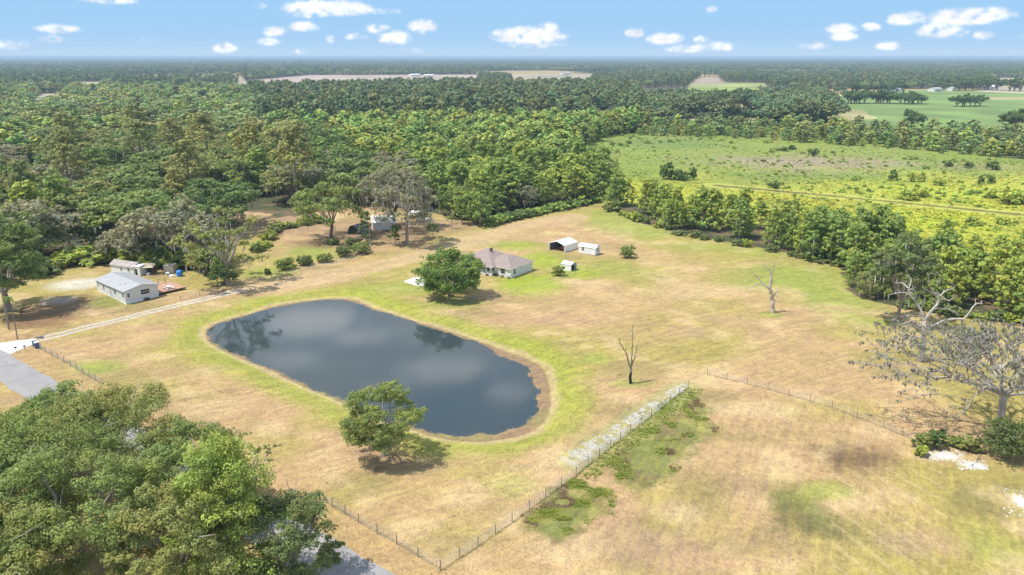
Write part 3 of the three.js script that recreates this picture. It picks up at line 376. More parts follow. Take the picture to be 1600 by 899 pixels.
// a spreading oak: heavy limbs, boughs of leaf tufts in a broad, uneven dome
function oakShape(seed, { H = 12, R = 7, trunk = 0.22, boughs = 26, tufts = 8, n = 16, size = 0.32, rad = 0.26, sides = 6, flat = 0.62, bark = BARK, gap = 0, moss = 0, low = 0.1, r0 = 0.05, cy = 0.45 }) {
  const r = rngOf(seed), t = new GB(), c = new GB(), m = new GB(), th = H * trunk, lean = V3((r() - .5) * .1 * H, th, (r() - .5) * .1 * H), ends = [];
  const bc = (k) => { const q = 0.8 + .4 * r(); return [bark[0] * q, bark[1] * q, bark[2] * q]; };
  t.tube([V3(0, -.3, 0), V3(0, th * .15, 0), V3(lean.x * .5, th * .55, lean.z * .5), lean], [H * r0 * 1.35, H * r0, H * r0 * .85, H * r0 * .8], sides + 2, bc, false);
  const L = 6 + Math.floor(r() * 3);
  for (let i = 0; i < L; i++) {
    const a = (i + r() * .7) / L * 6.283, el = .35 + r() * .9, d = i === 0 ? .25 : .62, e = V3(Math.cos(a) * R * d * (0.75 + .4 * r()), th + (H * .84 - th) * (i === 0 ? .85 : (.35 + .45 * el * .8)), Math.sin(a) * R * d * (0.75 + .4 * r()));
    const p = limb(t, lean, e, H * r0 * .5, H * r0 * .16, H * .03, r, sides, bc);
    for (let k = 0; k < 3; k++) { const q = p[2 + Math.floor(r() * 3)] ?? e, a2 = a + (r() - .5) * 1.9, f = V3(q.x + Math.cos(a2) * R * .34, q.y + H * (.02 + .14 * r()), q.z + Math.sin(a2) * R * .34); limb(t, q, f, H * r0 * .2, H * r0 * .06, .1, r, Math.max(4, sides - 2), bc, 3); ends.push(f); }
    ends.push(e);
  }
  for (let i = 0; i < boughs; i++) {
    if (r() < gap) continue;
    let p; if (i < ends.length) p = ends[i].clone(); else { const d = unit(r); d.y = Math.abs(d.y) * 1.1 - low; d.normalize(); p = V3(d.x * R * .8, H * cy + d.y * H * (.88 - cy), d.z * R * .8); p.x *= .8 + .35 * r(); p.z *= .8 + .35 * r(); }
    const hd = Math.hypot(p.x, p.z) / R, lid = H * (.95 - .42 * hd * hd); p.y = Math.min(p.y, lid); if (hd > 1) { p.x /= hd; p.z /= hd; }
    const q = R * rad * (.75 + .55 * r()); mass(c, p, q, flat, tufts, n, size, r);
    for (let k = 0; k < moss; k++) { const d = unit(r); strand(m, p.x + d.x * q * .9, p.y - q * .25 + d.y * .3, p.z + d.z * q * .9, .6 + 1.3 * r(), r, tint(r)); }
  }
  return { trunk: t.build(), crown: c.build(), moss: moss ? m.build() : null };
}
// a young wetland tree: straight stem, short rising branches, a tall ragged crown
function tallShape(seed, { H = 12, R = 3, from = 0.07, boughs = 34, tufts = 5, n = 12, size = 0.34, rad = 0.34, point = 1, sides = 5, bark = GREYB }) {
  const r = rngOf(seed), t = new GB(), c = new GB(), bc = () => { const q = .8 + .4 * r(); return bark.map((x) => x * q); };
  const stem = [0, .3, .6, .93].map((k, i) => V3(i ? (r() - .5) * H * .04 : 0, k * H - (i ? 0 : .3), i ? (r() - .5) * H * .04 : 0)); t.tube(stem, [H * .022, H * .017, H * .011, H * .003], sides, bc);
  for (let i = 0; i < boughs; i++) {
    const k = from + (1 - from) * Math.pow((i + r()) / boughs, .9), env = Math.pow(Math.sin(Math.PI * clamp(.16 + .84 * k * (.96))), .6) * mix(1, 1 - k * .55, point), a = i * 2.4 + r() * 1.2, d = R * env * (.35 + .75 * r()), p = V3(Math.cos(a) * d, k * H * .95, Math.sin(a) * d);
    if (i % 3 === 0) limb(t, V3(0, Math.max(.2, p.y - H * .07), 0), p, H * .006, H * .002, .05, r, 4, bc, 2);
    mass(c, p, R * rad * (.7 + .6 * r()), .85, tufts, n, size, r, .16);
  }
  return { trunk: t.build(), crown: c.build() };
}
function pineShape(seed, { H = 21, R = 5, boughs = 30, n = 14, size = .42, sides = 6 }) {
  const r = rngOf(seed), t = new GB(), c = new GB(), bc = () => { const q = .8 + .4 * r(); return [.25 * q, .19 * q, .145 * q]; };
  t.tube([V3(0, -.3, 0), V3((r() - .5) * .5, H * .35, (r() - .5) * .5), V3((r() - .5) * .9, H * .7, (r() - .5) * .9), V3((r() - .5) * .8, H * .96, (r() - .5) * .8)], [H * .017, H * .014, H * .01, H * .003], sides, bc);
  for (let i = 0; i < boughs; i++) { const k = .52 + .46 * (i + r()) / boughs, a = i * 2.4 + r(), d = R * (1.15 - .85 * smooth(.5, 1, k)) * (.45 + .6 * r()), p = V3(Math.cos(a) * d, k * H + d * .12, Math.sin(a) * d); limb(t, V3(0, k * H - .6, 0), p, H * .004, H * .0015, .1, r, 4, bc, 2); mass(c, p, R * .34 * (.7 + .6 * r()), .75, 5, n, size, r, .14); }
  return { trunk: t.build(), crown: c.build() };
}
function shrubShape(seed, { H = 2, R = 2, boughs = 10, tufts = 6, n = 12, size = .2 }) {
  const r = rngOf(seed), t = new GB(), c = new GB();
  for (let i = 0; i < 7; i++) { const a = i * .9 + r(); limb(t, V3(Math.cos(a) * .12, -.1, Math.sin(a) * .12), V3(Math.cos(a) * R * .55, H * (.45 + .3 * r()), Math.sin(a) * R * .55), .05, .015, .1, r, 4, BARK, 3); }
  for (let i = 0; i < boughs; i++) { const a = i * 2.4, d = R * Math.sqrt(r()) * .72, hd = d / R; mass(c, V3(Math.cos(a) * d, H * (i % 2 ? mix(.74, .42, hd * hd) : .28) * (.75 + .4 * r()), Math.sin(a) * d), Math.min(R, H) * .36 * (.8 + .5 * r()), .85, tufts, n, size, r); }
  return { trunk: t.build(), crown: c.build() };
}
function plantTree(name, label, category, pos, shape, leaf, { turn = 0, sx = 1, sy = 1, group, stem = 'trunk', crown = 'crown' } = {}) {
  const o = thing(name, label, category, pos, turn, group); o.scale.set(sx, sy, sx);
  mesh(stem, shape.trunk, barkMat, o); mesh(crown, shape.crown, leaf, o); if (shape.moss) mesh('hanging_moss', shape.moss, LEAF.moss, o).userData.kind = 'stuff';
  return o;
}
const onGround = (px, py) => { const g = G(px, py); g.y = groundY(g.x, g.z) - 0.03; return g; };
// base, top and half width read off the photograph give a tree its place, height and spread
function specOf(px, py, top, half) { const g = onGround(px, py); return { at: g, H: heightAt(g.z, top), R: half / pxPerM(py) }; }

// ---------------------------------------------------------------- trees that stand alone or can be told apart
{
  let s = specOf(600, 712, 598, 68);
  plantTree('oak_tree', 'small grey-green oak standing alone on the near bank of the pond', 'tree', s.at, oakShape(11, { H: s.H, R: s.R, boughs: 68, tufts: 10, n: 50, size: .13, rad: .2, trunk: .2, low: .55, cy: .5, flat: .75, bark: GREYB, gap: .1, r0: .034 }), LEAF.oak[0], { turn: 1 });
  s = specOf(703, 464, 389, 50);
  plantTree('oak_tree', 'round dense green tree in front of the house with the brown roof', 'tree', s.at, oakShape(12, { H: s.H, R: s.R, boughs: 110, tufts: 9, n: 24, size: .24, rad: .23, trunk: .1, low: .85, cy: .47, flat: .95, bark: GREYB, r0: .03 }), leafMat(.23, .34, .075), { turn: 2 });
  // the crowns that fill the corner by the road
  const near = [[70, 830, 632, 150, 'broad oak of the roadside group nearest the road where bare ground shows behind it'], [185, 775, 604, 125, 'tallest rounded oak of the roadside group, standing nearest the road verge'], [305, 815, 668, 95, 'oak of the roadside group next to the lime green tree, its crown facing the pond'], [130, 940, 700, 150, 'roadside oak whose forked trunk shows through a gap above orange leaf litter'], [285, 965, 745, 110, 'lower oak of the roadside group beside the foot of the lime green tree'], [-10, 920, 700, 130, 'oak at the outer end of the roadside group, farthest from the pond'], [-40, 780, 660, 110, 'oak at the road bend, hidden in part by its roadside neighbours'], [20, 1010, 790, 130, 'oak of the roadside group standing closest to the viewer'], [112, 742, 600, 78, 'small-crowned oak at the back of the roadside group, hiding the road bend']];
  near.forEach(([px, py, top, half, label], i) => { s = specOf(px, py, top, half); plantTree('oak_tree', label, 'tree', s.at, oakShape(21 + i, { H: s.H, R: s.R, boughs: 88, tufts: 11, n: 50, size: .14, rad: .19, trunk: .26, low: .3, flat: .7, bark: GREYB, gap: .16, r0: .03 }), LEAF.oak[i % 3], { turn: i }); });
  s = specOf(362, 925, 690, 82);
  plantTree('maple_tree', 'bright lime green tree with a tall crown at the edge of the roadside oaks', 'tree', s.at, tallShape(31, { H: s.H, R: s.R * 1.25, boughs: 80, tufts: 9, n: 48, size: .15, rad: .28, point: .75, from: .12 }), LEAF.lime[0]);
  s = specOf(466, 925, 748, 60);
  plantTree('oak_tree', 'dark narrow oak with bare grey boughs leaning over the asphalt road', 'tree', s.at, oakShape(32, { H: s.H, R: s.R * 1.15, boughs: 64, tufts: 9, n: 40, size: .14, rad: .25, trunk: .24, bark: GREYB, gap: .08, low: .85, cy: .45, flat: .85, r0: .026 }), LEAF.dark[1]);
  s = specOf(402, 812, 664, 54);
  plantTree('pine_tree', 'thin half-bare pine with small tufts behind the lime green tree', 'tree', s.at, oakShape(33, { H: s.H, R: s.R, boughs: 30, tufts: 3, n: 12, size: .17, rad: .11, trunk: .3, bark: GREYB, flat: .8, r0: .018 }), LEAF.pine[1]);
  // by the mobile home
  s = specOf(14, 486, 330, 62); plantTree('oak_tree', 'huge shady oak over the leaf-strewn yard next to the grey-roofed mobile home', 'tree', s.at, oakShape(34, { H: s.H, R: s.R, boughs: 84, tufts: 9, n: 22, size: .3, rad: .22, trunk: .18, bark: GREYB, low: .6, cy: .5, flat: .8, r0: .032 }), LEAF.oak[2]);
  s = specOf(356, 445, 312, 70); plantTree('oak_tree', 'ragged spreading oak with bare boughs and a vine-wrapped trunk beside the driveway', 'tree', s.at, oakShape(35, { H: s.H, R: s.R, boughs: 50, tufts: 7, n: 18, size: .3, rad: .15, trunk: .26, bark: GREYB, gap: .36, low: .4, moss: 5, r0: .026 }), LEAF.oak[1], { turn: 2.2 });
  s = specOf(356, 443, 400, 15); plantTree('vine_thicket', 'dark green vines heaped round the foot of the ragged oak', 'vines', s.at.add(V3(-.6, 0, .8)), shrubShape(36, { H: s.H, R: s.R * 1.6, boughs: 22, tufts: 7, n: 18, size: .26 }), LEAF.dark[0], { stem: 'stem', crown: 'foliage' });
  s = specOf(340, 446, 400, 9); plantTree('young_tree', 'slim sapling with a pale stem in front of the vine-wrapped oak', 'tree', s.at, tallShape(37, { H: s.H, R: 1.6, boughs: 16, n: 12, size: .22, from: .35 }), LEAF.lime[2]);
  // by the neighbour's sheds
  s = specOf(517, 373, 276, 58); plantTree('oak_tree', 'drooping oak with a dark trunk beside the neighbour\'s white-roofed garage', 'tree', s.at, oakShape(41, { H: s.H, R: s.R, boughs: 54, tufts: 8, n: 20, size: .36, rad: .22, trunk: .26, low: .3, moss: 4, r0: .028 }), LEAF.oak[0]);
  s = specOf(636, 382, 262, 46); plantTree('oak_tree', 'tall mossy oak with a long straight grey trunk near the grass track', 'tree', s.at, oakShape(42, { H: s.H, R: s.R, boughs: 46, tufts: 7, n: 18, size: .36, rad: .23, trunk: .42, low: .3, moss: 12, bark: GREYB, r0: .022 }), LEAF.grey);
  s = specOf(614, 358, 256, 58); plantTree('oak_tree', 'massive grey mossy oak with a black trunk behind the straight grey trunk', 'tree', s.at, oakShape(43, { H: s.H, R: s.R, boughs: 56, tufts: 8, n: 18, size: .38, rad: .22, trunk: .34, low: .3, moss: 9, bark: [.07, .06, .05], r0: .03 }), LEAF.grey);
  s = specOf(572, 382, 330, 11); plantTree('young_tree', 'narrow dark ivy-covered tree beside the white-roofed garage', 'tree', s.at, tallShape(44, { H: s.H, R: 2.4, boughs: 22, n: 14, size: .32, point: .2 }), LEAF.dark[0]);
  s = specOf(618, 385, 352, 9); plantTree('young_tree', 'small dark leafy tree at the foot of the tall grey trunk', 'tree', s.at, tallShape(45, { H: s.H, R: 2.2, boughs: 16, n: 14, size: .3, from: .3, point: .2 }), LEAF.dark[1]);
  s = specOf(677, 371, 349, 8); plantTree('young_tree', 'little round-topped tree on a bare stem in the dirt yard', 'tree', s.at, tallShape(46, { H: s.H, R: 1.9, boughs: 12, n: 14, size: .26, from: .5, point: 0 }), LEAF.dark[0]);
  s = specOf(706, 358, 330, 10); plantTree('young_tree', 'nearly leafless brown sapling at the corner of the dirt yard', 'tree', s.at, tallShape(47, { H: s.H, R: 2.2, boughs: 14, tufts: 2, n: 6, size: .2, from: .3, point: .2 }), LEAF.grey);
  [[750, 354, 300, 14, 'slender young trees\' tallest stem in front of the lime woods'], [738, 352, 316, 10, 'pale-stemmed sapling with a thin crown at the corner of the hedgerow'], [722, 350, 306, 12, 'bushy bright sapling between the dirt yard and the lime woods']].forEach(([a, b, t, h, l], i) => { s = specOf(a, b, t, h); plantTree('young_tree', l, 'tree', s.at, tallShape(50 + i, { H: s.H, R: s.R * 1.3, boughs: 26, n: 14, size: .34, from: .25, point: .4 }), LEAF.lime[2]); });
  [[446, 421, 403, 13, 'widest loose bush at the driveway end of the fence-line bushes'], [477, 414, 400, 11, 'grey-green bush, second along the neighbour\'s lawn fence'], [507, 409, 396, 10, 'compact dark bush midway along the neighbour\'s lawn fence'], [537, 401, 384, 11, 'upright bush in the fence line below the white-roofed garage'], [563, 396, 379, 13, 'large spreading bush in the fence line near the utility pole'], [418, 429, 419, 4, 'tiny cone-shaped bush at the edge of the yellow lawn'], [521, 382, 373, 7, 'low bush beside the wooden crate in the dirt yard'], [548, 388, 371, 8, 'leafy bush just in front of the orange-brown crate']].forEach(([a, b, t, h, l], i) => { s = specOf(a, b, t, h); plantTree('shrub', l, 'shrub', s.at, shrubShape(60 + i, { H: s.H, R: s.R * 1.35, boughs: 20, n: 16, size: .24 }), LEAF[i % 2 ? 'dark' : 'oak'][i % 2], { stem: 'stem', crown: 'foliage' }); });
  s = specOf(979, 403, 382, 15); plantTree('shrub', 'round green bush alone on the dry grass beyond the long white shed', 'shrub', s.at, shrubShape(71, { H: s.H, R: s.R, boughs: 16, n: 18, size: .22 }), LEAF.shrub[0], { stem: 'stem', crown: 'foliage' });
  s = specOf(873, 431, 413, 11); plantTree('shrub', 'soft green bush against the smallest white shed', 'shrub', s.at, shrubShape(72, { H: s.H, R: s.R, boughs: 14, n: 18, size: .2 }), LEAF.shrub[0], { stem: 'stem', crown: 'foliage' });
  // right edge
  s = specOf(1400, 506, 352, 52); plantTree('oak_tree', 'tall dark oak at the edge of the pasture behind the bleached dead tree', 'tree', s.at, oakShape(81, { H: s.H, R: s.R, boughs: 60, tufts: 8, n: 24, size: .27, rad: .2, trunk: .2, low: .35, flat: .85, moss: 4, bark: GREYB, r0: .02 }), LEAF.dark[1]);
  [[1575, 716, 652, 42, 'big dark green thicket round the foot of the mossy oak'], [1462, 700, 664, 16, 'dense dark bush by the white sand at the end of the wire fence'], [1440, 700, 672, 14, 'grey-green bush at the very end of the wire fence'], [1519, 706, 684, 17, 'low olive bush between the dark bush and the thicket'], [1438, 712, 694, 10, 'small bright yellow-green bush on the dry field'], [1496, 698, 682, 15, 'thin straggly bush behind the white sand patch']].forEach(([a, b, t, h, l], i) => { s = specOf(a, b, t, h); plantTree('shrub', l, 'shrub', s.at, shrubShape(90 + i, { H: s.H, R: s.R, boughs: i ? 14 : 44, tufts: 7, n: 30, size: .15 }), [LEAF.dark[1], LEAF.dark[0], LEAF.oak[0], LEAF.oak[1], LEAF.lime[1], LEAF.oak[0]][i], { stem: 'stem', crown: 'foliage' }); });
  // the mossy oak: half bare, hung with moss
  s = specOf(1560, 672, 500, 178);
  const mo = (() => { const r = rngOf(95), t = new GB(), c = new GB(), m = new GB(), H = s.H, bc = () => { const q = .75 + .45 * r(); return [.42 * q, .385 * q, .345 * q]; };
    const hang = (p, n, k) => { for (let i = 0; i < n; i++) strand(m, p.x + (r() - .5) * k, p.y + .1, p.z + (r() - .5) * k, .25 + .75 * r() * r(), r, (r() < .4 ? [.5, .5, .5] : [.85, .84, .82]).map((x, i, a) => x * (.8 + .4 * hash(m.p.length, i * 0)))); };
    const grow = (p, d, len, rad, depth) => {
      const q = p.clone().addScaledVector(d, len); q.y = Math.max(q.y, 2.2); const pts = limb(t, p, q, rad, Math.max(.035, rad * .5), len * .06, r, depth > 1 ? 5 : 7, bc, 4);
      if (depth >= 1) for (const e of pts.slice(1)) if (r() < .55) hang(e, 2, .5);
      if (depth >= 2) for (const e of pts.slice(2)) if (r() < .22) clump(c, e, .3 + .25 * r(), .7, 10, .11, r, tint(r), -.6);
      if (depth >= 3) { hang(q, 4, .6); if (r() < .3) clump(c, q, .3 + .25 * r(), .7, 14, .12, r, tint(r), -.6); return; }
      const n = depth === 0 ? 5 : 3; for (let i = 0; i < n; i++) { const e = d.clone().multiplyScalar(.9).add(V3((r() - .5) * 1.5, (r() - .42) * .9, (r() - .5) * 1.5)).normalize(); e.y = Math.max(e.y, -.3); grow(pts[2 + Math.floor(r() * 3)] ?? q, e, len * (.58 + .28 * r()), Math.max(.05, rad * .55), depth + 1); }
    };
    t.tube([V3(0, -.3, 0), V3(.1, H * .12, 0), V3(-.2, H * .24, .1), V3(-.1, H * .34, 0)], [.8, .55, .5, .48], 10, bc, false);
    for (const [a, e, l, k] of [[2.9, .2, .56, .22], [3.4, .36, .52, .22], [3.15, .62, .46, .2], [2.3, .5, .34, .26], [4.4, .55, .34, .26], [5.3, .4, .36, .26], [.2, .35, .40, .28], [1.2, .5, .36, .26], [3.1, 1.1, .34, .27], [.4, 1.0, .32, .24]]) grow(V3(-.1, H * .32, 0), V3(Math.cos(a) * Math.cos(e), Math.sin(e), -Math.sin(a) * Math.cos(e)), s.R * l, k, 0);
    return { trunk: t.build(), crown: c.build(), moss: m.build() }; })();
  plantTree('oak_tree', 'half-dead spreading oak hung with grey moss over white sand', 'tree', s.at, mo, LEAF.oak[4]);
}
// dead trees: each bough follows its own course in space; depth leans alternate
function deadTree(label, px, py, boughs, col, seed) {
  const base = onGround(px, py), r = rngOf(seed), o = thing('dead_tree', label, 'dead tree', base), d0 = project(base.x, base.y, base.z)[2];
  boughs.forEach(([lean, r0, r1, pts], i) => {
    const g = new GB(), n = pts.length, P = pts.map(([x, y], k) => { const d = ray(x, y), z = lean * k / (n - 1 || 1), t = (-base.z + z) / -d[2]; return V3(d[0] * t - base.x, EYE + d[1] * t - base.y, -z).setZ(d[2] * t - base.z); });
    if (!i) P[0].y = -0.3;
    const c = new THREE.CatmullRomCurve3(P).getPoints(n * 3), last = c.length - 1; c.forEach((p, k) => { if (k && k < last) { p.x += (r() - .5) * r0 * .5; p.z += (r() - .5) * r0 * .5; } });
    g.tube(c, c.map((_, k) => mix(r0, r1, k / last) * .8), 7, (k, p) => { const q = .8 + .4 * r(), b = col(p.y, i); return [b[0] * q, b[1] * q, b[2] * q]; });
    mesh(i ? 'bough' : 'trunk', g.build(), barkMat, o);
    if (i) for (let k = 2; k < last; k += 3) if (r() < .7) { const q = c[k], e = V3(q.x + (r() - .5) * 1.6, q.y + .3 + r() * .8, q.z + (r() - .5) * 1.6), tw = new GB(); limb(tw, q, e, r1 * .9 + .015, .012, .1, r, 4, col(q.y, i), 3); mesh('twig', tw.build(), barkMat, o); }
  });
}
deadTree('scorched dead tree with a black trunk base on the dry pasture', 985, 600, [[0, .34, .24, [[985, 600], [985.5, 582], [985.6, 572]]], [-.8, .2, .05, [[985, 574], [982.6, 568], [977.6, 550.7], [971, 539], [966, 528]]], [.5, .2, .04, [[986, 574], [987.3, 560], [987.7, 548], [988.4, 526], [989, 504.5]]], [1.2, .15, .05, [[986, 573], [990.6, 562], [995, 545], [998.5, 532]]], [.8, .1, .03, [[990, 563], [997, 556], [1006.5, 553.6]]], [-.9, .07, .02, [[994, 550], [1003, 540], [1008.7, 531]]]], (y) => y < 2 ? [.012, .011, .01] : y < 3.4 ? [.3, .25, .2] : [.25, .2, .165], 5);
deadTree('pale dead tree with curling boughs standing in the middle of the far pasture', 1208, 489, [[0, .62, .42, [[1208, 489], [1207.5, 475], [1206, 463], [1203, 452]]], [.8, .32, .07, [[1204, 455], [1203, 444], [1205.6, 430], [1203, 421.6], [1190.5, 412]]], [-.8, .28, .07, [[1204, 450], [1207, 430], [1211, 410]]], [1.2, .26, .06, [[1203, 450], [1197, 447], [1186.7, 436.7], [1173.5, 423.5]]], [-1, .18, .04, [[1203, 453], [1193, 446], [1183, 444], [1174, 448], [1166, 454]]], [.6, .24, .06, [[1207, 466], [1212, 459], [1219, 448]]]], () => [.46, .40, .345], 6);
deadTree('large bleached dead tree with twisting white boughs beside the mossy oak', 1441, 566, [[0, .75, .55, [[1441, 566], [1442, 548], [1443.8, 529], [1445.4, 503]]], [1.6, .36, .06, [[1445, 506], [1443.8, 497.8], [1439, 485], [1430, 470], [1422, 460.5], [1421, 448], [1423.6, 437], [1419, 430]]], [-1.5, .17, .05, [[1423, 462], [1415, 458], [1408, 457.4], [1398, 459], [1390, 461]]], [2.4, .15, .04, [[1420, 451], [1415, 446], [1409.6, 442.6], [1398, 441.8]]], [.7, .15, .06, [[1422, 453], [1426, 452], [1430.6, 457], [1430, 466]]],
  [-1.8, .42, .07, [[1446, 507], [1447.7, 498], [1457.8, 484], [1467, 473], [1470, 463.6], [1464, 461], [1456, 452.7], [1452, 440], [1449, 427]]], [1.1, .18, .05, [[1469, 466], [1472, 460], [1479.6, 454], [1487, 452], [1492, 449.6]]], [-2.4, .15, .04, [[1467, 470], [1475, 467], [1482.8, 470], [1489, 468]]], [1.5, .38, .09, [[1445, 517], [1452, 513], [1461, 508.7], [1473.4, 502.5], [1492, 498.6], [1507.7, 497.8], [1515.5, 487], [1526, 475], [1535.7, 474.5]]], [-1.1, .16, .04, [[1461, 483], [1473, 482], [1486, 485], [1500, 493]]], [.9, .16, .04, [[1444, 500], [1437.6, 494.7], [1420, 493], [1408, 495]]], [2, .17, .04, [[1444, 512], [1434, 507], [1422, 503], [1408, 507], [1394, 508]]], [-1.4, .14, .04, [[1466, 474], [1462, 462], [1448, 453], [1440, 449]]], [1.6, .13, .03, [[1443, 526], [1428, 527], [1412, 530], [1396, 530]]]], (y) => y < 5 ? [.34, .30, .265] : [.47, .43, .385], 7);

// ---------------------------------------------------------------- woods: the nearest trees one by one, the rest as a mass
const KIND = {
  oak: [0, 1, 2, 3].map((i) => oakShape(101 + i, { H: 14, R: 7, boughs: 46, tufts: 7, n: 14, size: .38, rad: .27, flat: .86, cy: .47, trunk: .17, sides: 5, low: .62, gap: .05, bark: GREYB, moss: i % 2 ? 3 : 0, r0: .025 })),
  lime: [0, 1, 2, 3].map((i) => tallShape(111 + i, { H: 12, R: 3.6, boughs: 34, tufts: 4, n: 12, size: .4, rad: .34, point: .5 + .15 * i })),
  pine: [0, 1].map((i) => pineShape(121 + i, {})),
  bush: [0, 1].map((i) => shrubShape(131 + i, { H: 2.4, R: 2.2, boughs: 10, tufts: 5, n: 10, size: .34 })),
};
const flatTree = (shape, leaf) => { const paint = (g, k) => { const c = g.attributes.color.clone(); for (let i = 0; i < c.count; i++) c.setXYZ(i, c.getX(i) * k[0], c.getY(i) * k[1], c.getZ(i) * k[2]); const q = g.clone(); q.setAttribute('color', c); return q; }; return mergeGeometries([paint(shape.trunk, [1, 1, 1]), paint(shape.crown, leaf)]); };
const MASSMAT = leafMat(1, 1, 1); MASSMAT.transmission = 0.2;
const FARSHAPE = {
  oak: [0, 1, 2].map((i) => oakShape(141 + i, { H: 14, R: 7, boughs: 30, tufts: 4, n: 9, size: .75, rad: .3, flat: .9, cy: .5, trunk: .22, sides: 4, low: .35, gap: .04, r0: .025 })),
  lime: [0, 1].map((i) => tallShape(151 + i, { H: 12, R: 3.6, boughs: 20, tufts: 3, n: 8, size: .7, rad: .38, point: .5 })), pine: [0, 1].map((i) => tallShape(161 + i, { H: 17, R: 3.8, boughs: 20, tufts: 3, n: 8, size: .8, rad: .42, from: .4, point: .25 })),
};
const COL = { oak: [.32, .37, .13], lime: [.37, .46, .115], pine: [.24, .29, .115], dark: [.19, .25, .105] };
const ZONE = {
  left: { near: 'in the mixed woods behind the mobile home and the neighbour\'s yard', g: 'mixed woods on the left' }, lime: { near: 'in the bright wet woods beyond the house and its hedgerow', g: 'bright wet woods beyond the house' }, belt: { near: 'in the tree belt between the pasture and the marsh', g: 'tree belt along the pasture' },
  clump: { near: 'in the dark wood on the far side of the marsh', g: 'dark wood beyond the marsh' }, strip: { near: 'scattered along the far edge of the marsh', g: 'small trees along the far marsh edge' }, pine: { near: 'in the dark wood far behind the bright woods', g: 'dark wood far behind' },
};
const WHAT = { oak: ['oak_tree', 'rounded oak'], lime: ['wetland_tree', 'slim lime tree'], pine: ['pine_tree', 'bare-stemmed pine'], bush: ['shrub', 'low green bush'] };
const woodList = [];
{
  const r = rngOf(900);
  const step = (zone) => ({ left: 10.5, lime: 6.4, belt: 5.3, clump: 8.5, strip: 5.6, pine: 7.5 })[zone];
  for (const w of WOODS) {
    const pts = w.p.map(([x, y]) => G(x, Math.max(y, 118))), b = boxOf(pts, 0), s = step(w.zone);
    for (let z = Math.max(b[2], -1500); z < b[3]; z += s) for (let x = Math.max(b[0], -1100); x < Math.min(b[1], 1100); x += s) {
      const X = x + (r() - .5) * s * 1.1, Z = z + (r() - .5) * s * 1.1, k = r(), q = r(); if (woodAt(X, Z) !== w.zone) continue;
      const [px, py] = project(X, 0, Z); if (px < -500 || px > 2100) continue;
      if (w.zone === 'strip' && k > .75) continue; if (w.zone === 'belt' && px < 1130 && k > .55) continue;
      if (w.zone === 'left' && k > .8 - .3 * smooth(.55, .75, noise(X * .018 + 9, Z * .018 + 3))) continue; if (w.zone === 'lime' && k > .9) continue; if (w.zone === 'belt' && k > .8) continue;
      const pa = noise(X * .02 + 30, Z * .02);
      let kind = { left: q < .13 + .5 * smooth(.6, .78, pa) ? 'lime' : q > .985 ? 'pine' : 'oak', lime: q < .8 ? 'lime' : 'oak', belt: q < .9 ? 'lime' : 'oak', clump: q < .8 ? 'oak' : 'lime', strip: 'lime', pine: q < .35 ? 'oak' : 'pine' }[w.zone];
      if (w.zone === 'left' && px > 100 && px < 480 && py > 250 && py < 330 && q > .76) kind = 'pine';
      let h = (0.56 + .78 * r()) * { left: 1.04, lime: 1.12, belt: .88, clump: 1.25, strip: .46 * (r() < .2 ? 1.7 : .5 + .7 * r()), pine: .95 }[w.zone], fat = (.85 + .35 * r()) * { left: 1.3, lime: 1.2, belt: 1, clump: 1.1, strip: 1.5, pine: 1 }[w.zone]; if (kind === 'pine') { h *= 1.1; fat = .95 + .3 * r(); } if (kind === 'lime' && w.zone === 'left') { h *= 1.15; fat *= .95; }
      if (kind === 'oak' && (w.zone === 'belt' || w.zone === 'lime')) { h *= .62; fat *= .8; }
      if (kind === 'oak' && w.zone === 'left' && py > 380) h *= .95;
      woodList.push({ x: X, z: Z, kind, zone: w.zone, h, fat, turn: r() * 6.28, d: Math.hypot(X, Z), tone: r(), px, py });
    }
  }
  woodList.sort((a, b) => a.d - b.d);
}
